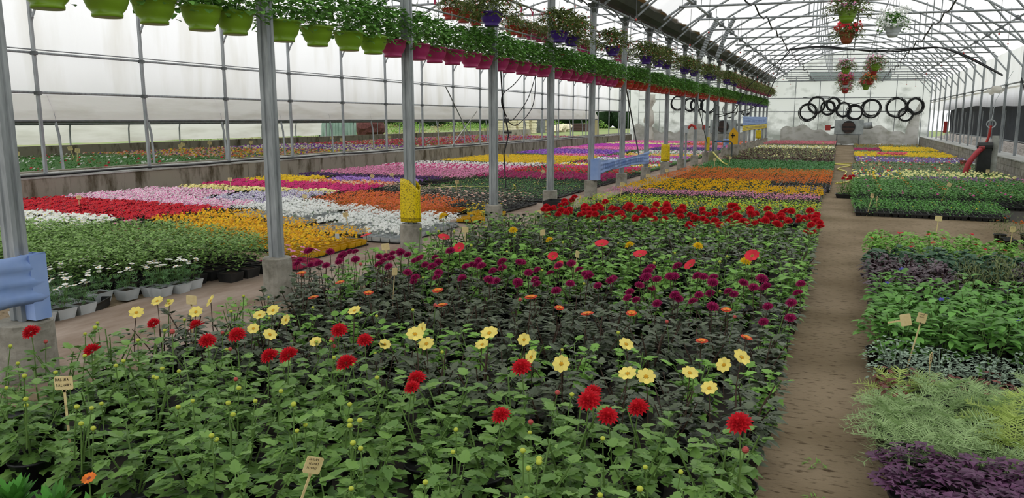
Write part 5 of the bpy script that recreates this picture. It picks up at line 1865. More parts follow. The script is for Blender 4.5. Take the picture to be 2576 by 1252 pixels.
# pink hooks on the crop rails
hk = MB()
hk.tube([(0.03, 0, -0.12), (0.045, 0, -0.05), (0.0, 0, 0.0), (-0.03, 0, 0.035), (0, 0, 0.05), (0.03, 0, 0.02)], [0.018, 0.02, 0.012, 0.01, 0.01, 0.008], 6)
HOOK = hk.mesh('hook', M['pink_pl'])
for x, lab in ((-6.3, 'nearer'), (-7.4, 'farther')):
    for k in range(26):
        y = 9.6 + k * 0.62 + (0.2 if x < -7 else 0)
        tag(put('hanging_hook', HOOK, None, (x, y, 3.98), (0, 0, rr.uniform(-1, 1))), f'pink plastic hook on the {lab} crop rail of the second bay, {nth(k + 1)} along', 'hook', 'pink hooks')
mb = MB()
pw = MB(); pw.tube([(0, 0, 0), (0.01, 0, -0.55)], 0.0035, 4)
PWIRE = pw.mesh('hook_wire', M['wire'])
for k in range(40):
    x = -6.3 if k % 2 else -7.4
    tag(put('hanger_wire', PWIRE, None, (x, 9.9 + k * 0.41, 3.98), (rr.uniform(-.15, .15), rr.uniform(-.15, .15), 0)), f'thin empty hanger wire on the crop rails, {nth(k + 1)} from the camera', 'wire', 'empty hanger wires')

# hanging baskets in the roof of the path bay
def cone_pot(mat, R=0.14, H=0.2, rings=True):
    mb = MB()
    prof = [(R * 0.45, 0.0), (R * 0.62, 0.03), (R * 0.68, 0.045), (R * 0.66, 0.05), (R * 0.76, 0.075), (R * 0.79, 0.085), (R * 0.77, 0.09), (R * 0.92, 0.15), (R * 1.0, H), (R * 0.94, H), (R * 0.9, H - 0.03)]
    mb.lathe(prof, 22)
    return mb.mesh('pot', mat, True)
CP = {'green': cone_pot(BOWL['green'].materials[0]), 'terra': cone_pot(hard('terracotta_plastic', '9a5030', 0.6)), 'red': cone_pot(M['red_pl']), 'white': cone_pot(M['white_pl'])}
PWB = [bits(430 + s, None, 190, 0.25, 0.14, 0.27, 0.022, 5, [C_PINK, C_WHITE]) for s in range(2)]
REDB = bits(440, None, 60, 0.25, 0.22, 0.16, 0.045, 5, [C_RED2])
PNKB = bits(441, None, 90, 0.24, 0.14, 0.25, 0.04, 5, [LM('petal_salmon', 'e0566a'), C_HOT])
MGB = bits(442, None, 100, 0.24, 0.14, 0.25, 0.04, 5, [C_HOT, C_MAG])
ORB = bits(443, None, 80, 0.24, 0.14, 0.25, 0.04, 5, [C_CORAL, C_ORG])
WHB = bits(444, None, 230, 0.28, 0.16, 0.32, 0.03, 5, [C_WHITE])
WIRES = MB()
for k in range(4):
    a = 2 * PI * k / 4
    WIRES.tube([(0.13 * math.cos(a), 0.13 * math.sin(a), 0.19), (0, 0, 0.85)], 0.003, 4, 0, False)
WIRES = WIRES.mesh('hanger', M['cable'])
for x, y, z, pot_, fol, blo, s, lab in [
    (-0.06, 11.75, 2.98, 'green', FUC[0], PWB[0], 1.0, 'green ribbed pot with pale pink trailing flowers, nearest above the soil path'),
    (-0.06, 15.75, 3.05, 'terra', FUC[1], REDB, 1.0, 'terracotta pot of bright red petunias hung behind the nearest green one'),
    (-0.06, 24.4, 2.96, 'green', FUC[2], PWB[1], 1.05, 'green ribbed pot with a ball of pinkish white flowers, left string of baskets'),
    (-0.06, 29.8, 2.85, 'red', FUC[3], PNKB, 1.1, 'red pot of salmon pink petunias hung below and behind the pinkish ball'),
    (-0.06, 32.8, 2.85, 'white', FUC[0], MGB, 1.15, 'white pot of magenta petunias in the far string above the path'),
    (-0.06, 36.5, 2.75, 'red', FUC[1], PNKB, 1.15, 'lowest looking pot of pink and crimson flowers, last above the path'),
    (0.68, 15.6, 3.12, 'white', IVY[0], WHB, 1.05, 'pale grey pot of white trailing bellflowers hung on thin wires'),
    (0.68, 23.6, 2.98, 'green', FUC[2], PWB[0], 1.05, 'green ribbed pot with pinkish flowers, nearest of the string toward the block wall'),
    (0.68, 25.2, 2.95, 'red', FUC[0], PNKB, 0.95, 'red pot of coral pink flowers overlapped by the green ribbed pot'),
    (0.68, 28.6, 2.80, 'red', FUC[3], ORB, 1.05, 'red pot of orange flowers in the string toward the block wall'),
    (0.68, 33.6, 2.80, 'green', FUC[1], REDB, 1.1, 'far green pot with red flowers in the string toward the block wall')]:
    t = thing('hanging_pot', (x, y, z), lab, 'hanging basket', None, rr.uniform(0, 6), s)
    put('pot', CP[pot_], t); put('foliage', fol, t, None, None, (0.85, 0.85, 0.75)); put('blossoms', blo, t); put('hanger', WIRES, t, None, None, (1, 1, 1.3))

# ------------------------------------------------------------------ name tags stuck in the pots
def plate_mesh(w=0.085, h=0.07):
    mb = MB()
    vs = []
    c = 0.006
    for sx, sz, in ((-1, -1), (1, -1), (1, 1), (-1, 1)):
        for dx, dz in (((0, c), (c, 0)) if sx * sz > 0 else ((c, 0), (0, c))):
            vs.append((sx * (w / 2 - dx), sz * (h / 2 - dz)))
    # order round the outline
    import math as _m
    vs.sort(key=lambda p: _m.atan2(p[1], p[0]))
    n = len(vs)
    v3 = [(x, -0.0012, z + h / 2) for x, z in vs] + [(x, 0.0012, z + h / 2) for x, z in vs]
    mb.add(v3, [tuple(range(n)), tuple(reversed(range(n, 2 * n)))] + [(i, n + i, n + (i + 1) % n, (i + 1) % n) for i in range(n)])
    return mb.mesh('plate', M['cream'])
PLATE = plate_mesh()
st = MB(); st.box(-0.006, 0.006, -0.0012, 0.0012, -0.32, 0.0); st.add([(-.012, -.0012, 0.002), (.012, -.0012, 0.002), (.006, -.0012, -.012), (-.006, -.0012, -.012)], [(3, 2, 1, 0)])
STAKE = st.mesh('stake', M['cream'])
def scribble(seed, lines=3):
    r = random.Random(seed)
    mb = MB()
    for l in range(lines):
        z = 0.055 - l * 0.018
        x = -0.032 + r.uniform(0, .008)
        e = 0.030 - r.uniform(0, .015)
        while x < e:
            w = r.uniform(0.002, 0.005)
            hh = r.uniform(0.006, 0.010)
            k = r.randrange(3)
            if k == 0:
                mb.box(x, x + 0.0013, -0.0022, -0.0014, z, z + hh)
                mb.box(x, x + w, -0.0022, -0.0014, z + hh * .5, z + hh * .5 + 0.0013)
            elif k == 1:
                mb.box(x, x + w, -0.0022, -0.0014, z, z + 0.0013)
                mb.box(x + w * .5, x + w * .5 + 0.0013, -0.0022, -0.0014, z, z + hh)
            else:
                mb.box(x, x + w, -0.0022, -0.0014, z + hh - 0.0013, z + hh)
                mb.box(x + w - .0013, x + w, -0.0022, -0.0014, z, z + hh)
            x += w + 0.0022
    return mb.mesh('handwriting', M['ink'])
SCR = [scribble(s, 2 + s % 2) for s in range(5)]

def strokes(text, x0, z0, h, adv):
    """hand-written capitals from short strokes"""
    G = {'D': [(0, 0, 0, 1), (0, 1, .6, .8), (.6, .8, .65, .3), (.65, .3, 0, 0)], 'A': [(0, 0, .3, 1), (.3, 1, .65, 0), (.12, .4, .52, .4)],
         'L': [(0.1, 1, 0, 0), (0, 0, .55, .1)], 'i': [(.2, 0, .2, .62), (.2, .85, .24, .98)], 'N': [(0, 0, .05, .9), (.05, .9, .5, .05), (.5, .05, .6, 1)],
         'S': [(.6, .95, .1, .8), (.1, .8, .15, .55), (.15, .55, .55, .4), (.55, .4, .5, .1), (.5, .1, 0, 0)]}
    mb = MB()
    x = x0
    for ch in text:
        for a, b, c, d in G[ch]:
            p, q = Vector((x + a * adv, 0, z0 + b * h)), Vector((x + c * adv, 0, z0 + d * h))
            dd = (q - p).normalized()
            s = Vector((dd.z, 0, -dd.x)) * 0.0008
            f, k = Vector((0, -0.0024, 0)), Vector((0, -0.0013, 0))
            mb.add([p - s + f, q - s + f, q + s + f, p + s + f, p - s + k, q - s + k, q + s + k, p + s + k], [(0, 1, 2, 3), (0, 4, 5, 1), (3, 2, 6, 7), (1, 5, 6, 2), (0, 3, 7, 4)])
        x += adv * (0.55 if ch == 'i' else 1.0)
    return mb

def label(x, y, z, lab, rz=0.4, tilt=0.0, lean=0.0, scr=0, s=1.0):
    short = abs(tilt) > 1.0
    t = thing('plant_label', (x, y, z), lab, 'plant label')
    t.rotation_euler = (lean, tilt, rz)
    t.scale = (s, s, s)
    pl_ = put('plate', PLATE, t); put('stake', STAKE, t, None, None, (1, 1, 0.25 if short else 1))
    if scr is not None:
        put('handwriting', SCR[scr % 5], pl_)
    return t
t = label(-3.26, 2.33, 0.455, 'cream name tag handwritten with two words among the nearest broad-leaved dahlias', 0.55, 0.0, 0.0, None, 0.95)
mb = strokes('DALiNA', -0.036, 0.046, 0.0135, 0.0115)
m2 = strokes('SALiNAS', -0.035, 0.0185, 0.0135, 0.0112)
mb.add(m2.v, m2.f, 0)
mb.build('handwriting', M['ink'], [c for c in t.children if c.name.startswith('plate')][0])
LB = [(-1.74, 2.17, 0.40, 'cream name tag leaning sharply over among the near green buds', 1.2, 0.45, 0.0, 1),
      (-3.95, 3.78, 0.47, 'blank cream tag standing before the walkway between the first two columns', 0.2, 0.05, 0, None),
      (-3.86, 6.05, 0.49, 'wide blank cream tag tilted above magenta pompons beside the walkway', 0.3, -0.12, 0, None),
      (-3.40, 5.45, 0.40, 'narrow cream tag seen edge-on among the dusky dahlias', 1.5, 0.15, 0, None),
      (-3.81, 7.6, 0.45, 'blank cream tag between the two dark dahlia strips by the walkway', 0.3, 0.02, 0, None),
      (-2.98, 7.85, 0.43, 'cream tag standing edge-on among the yellow-flowered rows', 1.15, 0.0, 0, None),
      (-2.22, 6.75, 0.42, 'thin cream tag leaning over the scarlet dahlias', 1.4, 0.35, 0, None),
      (-3.62, 9.4, 0.45, 'slim upright cream tag near the black square pot', 1.2, 0.05, 0, None),
      (-3.5, 12.1, 0.40, 'slim cream tag before the crimson pompons by the walkway', 1.3, 0.0, 0, None),
      (-3.9, 14.6, 0.40, 'cream tag leaning in the lime green strip', 0.6, 0.15, 0, 1),
      (-4.05, 17.4, 0.38, 'cream tag at the walkway edge of the yellow marigolds', 0.6, 0.0, 0, 2),
      (-3.95, 19.0, 0.40, 'cream tag between yellow and orange marigolds', 0.8, 0.0, 0, 0),
      (-3.6, 24.4, 0.42, 'cream tag at the start of the plain green strip', 0.5, 0.0, 0, 3),
      (-3.3, 25.6, 0.42, 'second cream tag in the plain green strip', 0.7, 0.2, 0, 3),
      (1.12, 10.5, 0.48, 'blank cream tag over the lime plants before the bare strip', 0.0, 0.06, 0, None),
      (1.82, 10.1, 0.44, 'handwritten cream tag in the blue-green geraniums', 0.6, 0.05, 0, 2),
      (0.53, 14.95, 0.32, 'handwritten cream tag turned sideways in the black seedling trays', 0.9, 0.3, 0, 4),
      (0.62, 15.05, 0.26, 'second cream tag crossing behind in the black seedling trays', 1.2, -0.25, 0, 4),
      (2.0, 17.6, 0.36, 'cream tag leaning in the green zinnias', 0.5, 0.4, 0, None),
      (0.40, 5.22, 0.46, 'cream tag lying tilted nearly flat over the silvery plants', 0.2, 1.35, 0, None),
      (0.52, 5.3, 0.44, 'handwritten cream tag standing crooked in the silvery plants', 0.7, 0.25, 0, 2),
      (0.55, 4.9, 0.30, 'narrow cream tag standing in the brown clover plants', 1.3, 0.05, 0, 1),
      (-11.95, 9.15, 0.34, 'handwritten cream tag in the crimson petunias', 0.6, 0.05, 0, 2),
      (-12.4, 13.2, 0.34, 'handwritten cream tag in the pale yellow petunias', 0.6, 0.0, 0, 3),
      (-10.2, 11.9, 0.32, 'cream tag leaning in the purple striped petunias', 1.2, 0.3, 0, None),
      (-9.55, 11.95, 0.34, 'brownish tag tilted in the purple striped petunias', 0.6, 0.5, 0, None),
      (-8.55, 10.85, 0.34, 'blank cream tag over the white flowers behind the second column', 0.6, 0.15, 0, None),
      (-6.35, 8.95, 0.34, 'handwritten cream tag between white and golden flowers', 0.5, -0.2, 0, 1),
      (-10.1, 15.3, 0.34, 'cream tag leaning in the peach petunias', 0.6, 0.5, 0, 3),
      (-9.9, 15.9, 0.34, 'second cream tag leaning beside the peach petunias', 0.5, -0.5, 0, 3),
      (-7.5, 14.6, 0.34, 'slim cream tag among the cream daisies', 1.1, 0.05, 0, 1),
      (-7.0, 18.4, 0.34, 'white tag leaning before the magenta petunias', 0.8, 0.5, 0, None),
      (-9.3, 25.0, 0.34, 'cream tag in front of the golden pansies', 0.4, 0.0, 0, None),
      (-8.3, 22.8, 0.34, 'cream tag behind the dark red petunias', 0.4, 0.2, 0, None),
      (-11.2, 25.9, 0.34, 'cream tag at the left part of the golden pansies', 0.4, 0.0, 0, 0),
      (-6.8, 24.6, 0.34, 'cream tag in the yellow and white strip', 0.4, 0.1, 0, 0),
      (-0.9, 33.5, 0.42, 'pale tag over the brown-red leaves near the path', 0.4, 0.1, 0, 0),
      (-0.75, 36.5, 0.42, 'second pale tag over the brown-red leaves', 0.4, -0.3, 0, 0),
      (-0.95, 43.5, 0.42, 'pale tag in the white strip near the path', 0.4, 0.2, 0, 0),
      (0.75, 23.5, 0.42, 'cream tag over the mixed pansies', 0.4, 0.0, 0, 0),
      (1.0, 24.6, 0.38, 'second cream tag over the mixed pansies', 0.5, 0.3, 0, 0),
      (2.3, 22.2, 0.34, 'cream tag in the violet strip', 0.3, 0.0, 0, 0),
      (3.45, 22.9, 0.34, 'cream tag in the cream flowers by the block wall', 0.3, 0.0, 0, 0),
      (0.8, 31.6, 0.34, 'cream tag before the violet and blue strip', 0.3, 0.0, 0, 0)]
for x, y, z, lab, rz, tilt, lean, scr in LB:
    label(x, y, z, lab, rz, tilt, lean, scr, 0.9 if y < 12 else 1.1)

# ------------------------------------------------------------------ end wall equipment
for k in range(13):
    x = -13.6 + 1.5 * k
    if abs(x + 4.8) < 0.4:
        continue
    top = 4.3 if x < -5 else 4.4
    mb = MB(); mb.tube([(0, 0, 0), (0, 0, top)], 0.022, 5)
    tag(mb.build('end_wall_stud', M['galv'], loc=(x, Y1 - 0.0, 0)), f'thin upright bar on the end wall, {nth(k + 1)} from the mossy low wall', 'post', 'end wall bars')['kind'] = 'thing'
long_ = MB(); long_.tube([(-13.6, 0, 0), (4.3, 0, 0)], 0.03, 5)
HBAR = long_.mesh('bar', M['galv'])
for z, l in ((4.12, 'horizontal beam across the end wall at tie bar height'), (3.02, 'horizontal bar across the end wall above the hose coils'), (2.15, 'horizontal bar across the end wall behind the hose coils')):
    tag(put('end_wall_bar', HBAR, None, (0, Y1 + 0.02, z)), l, 'beam')['kind'] = 'thing'
mb = MB(); mb.box(-2.5, 2.3, -0.05, 0.05, 0, 0.5)
tag(mb.build('ventilation_flap', film('flap_film', 'b9c4c2', 0.5), loc=(0.2, Y1 - 0.05, 4.15)), 'greyish ventilation panel high under the gable of the end wall', 'vent panel')

def coil(x, z, R, n, lab, seed):
    r = random.Random(seed)
    mb = MB()
    for k in range(n):
        rr_ = R * r.uniform(0.82, 1.05)
        cx_, cz_ = r.uniform(-.05, .05), r.uniform(-.09, .02)
        y = -0.03 - 0.012 * k
        mb.tube([(cx_ + rr_ * math.cos(t), y + r.uniform(-.01, .01), cz_ + rr_ * 1.03 * math.sin(t)) for t in [2 * PI * i / 22 for i in range(22)]], 0.018, 4, closed=True)
    t = thing('hose_coil', (x, Y1 - 0.05, z), lab, 'hose coil')
    for k in range(9):
        a = r.uniform(-R, R)
        z0 = -R * r.uniform(.6, 1)
        mb.tube([(a, -0.05, z0), (a + r.uniform(-.06, .06), -0.06, z0 - 0.2), (a + r.uniform(-.12, .12), -0.05, z0 - r.uniform(.25, .5))], 0.005, 3, 0, False)
    mb.build('coiled_hose', M['hose'], t, True)
    return t
CO = [(-2.25, 2.15, .55, 'lowest black hose coil on the end wall, hung nearest the column row'), (-1.75, 2.62, .52, 'raised black hose coil overlapping the lowest one'), (-1.05, 2.42, .45, 'third black hose coil from the columns on the end wall'),
      (-0.75, 2.66, .42, 'black hose coil just above and behind the third one'), (-0.12, 2.28, .46, 'black hose coil above the middle heater, nearer the columns'), (0.55, 2.12, .46, 'small round black hose coil above the duct of the middle heater'),
      (1.52, 2.38, .55, 'dense thick black hose coil between the heater duct and the block wall'), (2.95, 2.42, .62, 'largest tangled black hose coil toward the block wall'), (3.5, 1.98, .42, 'low hanging hose coil under the largest tangled one'), (4.0, 2.5, .48, 'last black hose coil in the corner by the block wall'),
      (-10.8, 2.78, .5, 'first hose coil beside the draped corner of the second bay'), (-9.95, 2.7, .45, 'second hose coil of the second bay end wall'), (-9.5, 2.66, .42, 'third hose coil overlapping the second in the second bay'),
      (-8.7, 2.62, .52, 'fourth hose coil seen between two slim columns'), (-7.2, 2.3, .5, 'thin hose coil above the heater of the second bay'), (-6.2, 2.4, .42, 'hose coil half hidden behind the columns near the gutter')]
for i, (x, z, R, l) in enumerate(CO):
    coil(x, z, R, 14 if 'thin' not in l else 4, l, 500 + i)
mb = MB()
mb.tube(smooth_path([(-2.6, Y1 - .12, 3.05), (-1.0, Y1 - .12, 3.1), (0.4, Y1 - .12, 2.62), (1.6, Y1 - .12, 2.85), (4.2, Y1 - .12, 2.95)]), 0.02, 5)
tag(mb.build('black_hose', M['hose'], smooth=True), 'black hose swagged across the top of the coils on the end wall', 'hose')

def heater(x, lab, duct):
    t = thing('air_heater', (x, Y1 - 0.9, 0.0), lab, 'heater')
    mb = MB(); mb.box(-0.85, 0.85, -0.35, 0.35, 0.72, 1.62)
    for e in (-0.84, 0.80):
        mb.box(e, e + 0.04, -0.37, -0.35, 0.74, 1.60)
    mb.build('casing', hard('heater_sheet', 'a9b0b1', 0.5, 0.1, '8f9697', 3, 3) if 'heater_sheet' not in bpy.data.materials else bpy.data.materials['heater_sheet'], t)
    mb = MB(); mb.tube([(-0.02, -0.36, 1.17), (-0.02, -0.44, 1.17)], 0.40, 24, 0)
    fh = mb.build('fan_housing', M['black'], t, False)
    mb = MB()
    for k in range(9):
        z = 1.17 - 0.32 + 0.08 * k
        w = math.sqrt(max(0.01, 0.36 ** 2 - (z - 1.17) ** 2))
        mb.box(-0.02 - w, -0.02 + w, -0.47, -0.445, z - 0.012, z + 0.012)
    mb.build('fan_grille', hard('brown_grille', '5a4038', 0.6) if 'brown_grille' not in bpy.data.materials else bpy.data.materials['brown_grille'], fh)
    mb = MB()
    for sx in (-0.7, 0.6):
        for sy in (-0.28, 0.28):
            mb.box(sx, sx + 0.06, sy - 0.03, sy + 0.03, 0, 0.72)
    mb.box(-0.75, 0.75, -0.33, 0.33, 0.68, 0.72)
    mb.build('stand', M['galv_dark'], t)
    mb = MB(); mb.tube([(0.85, 0, 1.25), (1.15, 0, 1.25), (1.35, 0, 1.3)] if duct < 1 else [(0.85, 0, 1.3), (1.5, 0, 1.28), (1.9, 0, 1.3)], [0.2, 0.22, 0.2] if duct < 1 else [0.1, 0.12, 0.2], 12)
    mb.build('duct', M['galv'], t, True)
    mb = MB(); mb.box(-1.4, -1.08, -0.2, 0.1, 0.95, 1.28); mb.build('burner', hard('burner_red', 'a83a34', 0.5) if 'burner_red' not in bpy.data.materials else bpy.data.materials['burner_red'], t)
    mb = MB(); mb.tube([(-1.08, -0.05, 1.1), (-0.85, -0.05, 1.15)], 0.06, 8); mb.build('burner_pipe', M['black'], t)
    return t
heater(0.28, 'grey box air heater with a round black fan behind the end of the soil path', 0)
heater(-7.5, 'grey air heater behind the slim columns at the end of the second bay', 2)

# draped white corner post of the second bay
mb = MB()
r = random.Random(8)
prof = []
for i in range(15):
    z = i * 0.24
    prof.append((0.28 + 0.09 * math.sin(i * 1.1) + 0.05 * math.sin(i * 2.3), z))
mb.lathe(prof, 16)
for i, v in enumerate(mb.v):
    a = math.atan2(v[1], v[0])
    k = 1 + 0.14 * math.sin(a * 5 + v[2] * 2)
    mb.v[i] = (v[0] * k, v[1] * k, v[2])
tag(mb.build('draped_sheet', film('drape_film', 'e0ddd4', 0.2, 'b5ac98', (2, 2, 2), .5, .75), smooth=True, loc=(-12.6, Y1 - 0.9, 0)), 'off-white plastic sheet draped around the corner post at the end of the second bay', 'plastic sheet')

# tap column: standing pipe, tap and cables near the middle
t = thing('standing_pipe', (-4.45, 29.6, 0), 'mossy concrete foot with a dark upright water pipe and a blue-handled tap', 'water pipe')
mb = MB(); mb.lathe([(0.17, 0), (0.17, 0.45), (0.15, 0.5)], 14); mb.build('mossy_foot', hard('moss_foot', '6c7045', 0.95, 0, '8a8878', 5, 4), t)
mb = MB(); mb.tube([(0, 0, 0.45), (0, 0, 2.35)], 0.05, 8); mb.tube([(0.0, 0, 2.2), (0.14, 0, 2.15), (0.16, 0, 1.4)], 0.022, 6); mb.build('pipe', M['galv_dark'], t)
mb = MB(); mb.tube([(0, 0, 0.86), (0.35, 0, 0.86), (0.62, 0, 0.86)], 0.035, 7); mb.tube([(0.62, 0, 0.86), (0.68, 0, 0.8), (0.68, 0, 0.02)], 0.03, 7); bp_ = mb.build('branch_pipe', M['cable'], t)
mb = MB(); mb.box(0.12, 0.30, -0.05, 0.05, 0.83, 0.9); mb.build('tap_handle', hard('tap_blue', '3e6aa6', 0.5), bp_)
t = thing('yellow_sticky_trap', (-4.1, 32.5, 0.72), 'crumpled yellow sheet with dark cross marks beside the standing pipe', 'insect trap')
mb = MB(); mb.box(-0.16, 0.18, -0.02, 0.02, -0.04, 0.42); mb.add([(-0.16, 0, 0.42), (0.0, 0, 0.62), (0.18, 0, 0.42)], [(0, 1, 2)])
mb.build('sheet', bpy.data.materials['yellow_plastic'], t)
mb = MB(); mb.box(-0.1, 0.06, -0.03, -0.02, 0.28, 0.33); mb.box(-0.05, 0.0, -0.03, -0.02, 0.2, 0.4); mb.build('dark_mark', M['black'], t)
mb = MB(); mb.box(-0.2, 0.2, -0.2, 0.2, 0, 0.5); mb.build('box_body', M['concrete'])
bpy.data.objects['box_body'].name = 'concrete_block'
o = bpy.data.objects['concrete_block']; o.location = (-4.1, 32.5, 0.0); o.scale = (1, 1, 1.3)
tag(o, 'concrete block under the crumpled yellow sheet', 'block')
mb = MB(); mb.tube(smooth_path([(-4.15, 27.6, 0.55), (-3.9, 27.0, 0.4), (-3.6, 26.2, 0.27), (-3.4, 25.6, 0.26)]), 0.025, 6)
tag(mb.build('yellow_hose', hard('yellow_hose', 'd9d06a', 0.5), smooth=True), 'pale yellow hose running down from the standing pipe into the green strip', 'hose')
mb = MB(); mb.tube(smooth_path([(0.35, 31.5, .05), (-.35, 31.0, .05), (0.3, 30.2, .05), (0.05, 29.0, .05), (-0.1, 27.8, .05), (0.15, 26.5, .05), (0.1, 24.2, .05), (0.3, 22.9, .05), (0.05, 21.9, .05), (-0.1, 21.6, .05)]), 0.022, 6)
tag(mb.build('yellow_hose', bpy.data.materials['yellow_hose'], smooth=True), 'pale yellow hose lying in zigzags on the soil path', 'hose')
mb = MB(); mb.tube(smooth_path([(-6.6, 15.6, .26), (-7.2, 16.9, .05), (-8.0, 17.0, .06), (-8.8, 16.4, .06), (-9.1, 15.6, .05)]), 0.022, 6)
tag(mb.build('yellow_hose', bpy.data.materials['yellow_hose'], smooth=True), 'yellow hose loop lying behind the green seedlings of the second bay', 'hose')
t = thing('socket_pole', (-4.62, 25.0, 0), 'galvanised pole with a white socket box and a red plug beside the columns', 'socket')
mb = MB(); mb.tube([(0, 0, 0), (0, 0, 1.25)], 0.035, 7); mb.build('pole', M['galv'], t)
mb = MB(); mb.box(-0.07, 0.07, -0.06, 0.04, 1.25, 1.5); mb.build('socket_box', M['white_pl'], t)
mb = MB(); mb.tube([(0.06, -0.03, 1.4), (0.16, -0.03, 1.5), (0.27, -0.03, 1.45), (0.3, -0.03, 1.36)], 0.045, 8); mb.build('plug', bpy.data.materials['red_plastic'], t)
# slanted braces between columns
for x, ya, yb, lab in ((-4.75, 26.5, 30.5, 'slanted dark rod crossing between columns before the standing pipe'), (-4.85, 17.9, 20.0, 'slanted thin rod hanging between columns left of the second yellow sheet')):
    mb = MB(); mb.tube([(x, ya, 2.9), (x, yb, 0.5)], 0.018, 5)
    tag(mb.build('slanted_rod', M['galv_dark'], smooth=True), lab, 'rod')
# corrugated ducts by the gutter
for k, (x, y) in enumerate(((-3.9, 24.2), (-3.6, 25.6))):
    mb = MB()
    pts, rs = [], []
    for i in range(40):
        u = i / 39
        pts.append((x + 0.5 * u - 0.25, y, 4.66 + 0.16 * k - 1.2 * (1 - u) * (1 - 0.3 * u)))
        rs.append(0.075 if i % 2 else 0.06)
    mb.tube(pts, rs, 10)
    tag(mb.build('corrugated_duct', M['galv'], smooth=False), f'{"nearer" if k == 0 else "farther"} of the two grey corrugated ducts rising beside the gutter', 'duct')
# loop of hoses between columns and the side wall
for k, (P, l) in enumerate([([(-6.3, 15.6, 2.75), (-6.3, 14.9, 2.4), (-6.3, 14.33, 2.19), (-6.3, 14.25, 1.98), (-6.3, 14.5, 1.74)], 'thin dark hose falling from the bowls toward the hanging tap fitting'),
                            ([(-6.3, 16.2, 2.8), (-6.35, 15.8, 2.15), (-6.35, 15.0, 1.7), (-6.3, 14.53, 1.68)], 'long sagging dark hose in front of the film side wall'),
                            ([(-6.4, 16.35, 2.8), (-6.4, 16.2, 2.0), (-6.4, 15.3, 1.57), (-6.35, 14.6, 1.66)], 'lowest sagging dark hose in front of the film side wall')]):
    mb = MB(); mb.tube(smooth_path(P), 0.010, 5)
    tag(mb.build('thin_hose', M['hose'], smooth=True), l, 'hose')
t = thing('tap_fitting', (-6.3, 14.45, 0.0), 'small black valve fitting hanging on hoses left of the fourth column', 'valve')
mb = MB(); mb.tube([(0, -0.3, 3.0), (0.02, -0.2, 2.0), (0, 0, 1.66), (0.02, 0.1, 1.37), (0, -0.1, 1.0), (0, 0.0, 0.3)], 0.014, 5); mb.build('down_pipe', M['hose'], t, True)
mb = MB(); mb.box(-0.04, 0.06, -0.03, 0.03, 1.62, 1.7); mb.box(-0.03, 0.12, -0.03, 0.03, 1.4, 1.44); mb.build('valve', M['black'], t)

# hose box standing in front of the block wall
t = thing('hose_box', (3.72, 25.6, 0), 'black box with a thick red hose standing against the block wall', 'hose box', None, 0.0)
mb = MB(); mb.box(-0.17, 0.17, -0.13, 0.13, 0.0, 0.92); mb.tube([(-0.17, -0.02, 0.92), (0.19, -0.02, 0.92)], 0.13, 12); mb.build('black_body', M['black'], t)
mb = MB(); mb.box(0.17, 0.33, -0.02, 0.1, 0.0, 1.22); mb.build('back_board', M['cap'], t)
mb = MB(); mb.tube(smooth_path([(-0.1, -0.17, 0.86), (-0.22, -0.2, 0.72), (-0.38, -0.22, 0.45), (-0.45, -0.2, 0.15), (-0.45, -0.18, 0.02)]), 0.075, 10); mb.build('red_hose', hard('red_hose', 'b23a44', 0.5), t, True)
mb = MB(); mb.tube([(-0.17, -0.15, 0.88), (-0.02, -0.15, 0.88)], 0.06, 8); mb.build('coupling', hard('coupling_red', '8f3434', 0.5), t)
mb = MB(); mb.tube([(0.02, 0, 1.0), (0.08, 0, 1.2), (0.1, 0, 1.5)], 0.035, 7); mb.build('red_lead', bpy.data.materials['red_plastic'], t)
mb = MB()
for q in range(3):
    mb.tube([(0.1 + (0.10 + .01 * q) * math.cos(a), -0.01 * q, 1.55 + (0.10 + .01 * q) * math.sin(a)) for a in [2 * PI * i / 14 for i in range(14)]], 0.007, 4, closed=True)
mb.tube([(0.1, 0, 1.62), (0.15, 0, 2.2), (0.5, 0, 3.0)], 0.008, 4)
mb.build('white_cable', M['white_pl'], t)
mb = MB(); mb.box(-0.1, 0.1, -0.03, 0.03, 0, 0.6); 
tag(mb.build('warning_board', bpy.data.materials['red_plastic'], loc=(5.0, 47.5, 0.95)), 'small red and white board outside the far end of the block wall', 'board')
t = thing('garden_pot', (3.9, 30.8, 0), 'small brown pot by the block wall behind the hose box', 'pot')
mb = MB(); mb.lathe([(0.09, 0), (0.13, 0.25), (0.14, 0.27), (0.12, 0.27), (0.11, 0.22)], 14); mb.build('pot_body', hard('brown_pot', '8a5443', 0.7), t)

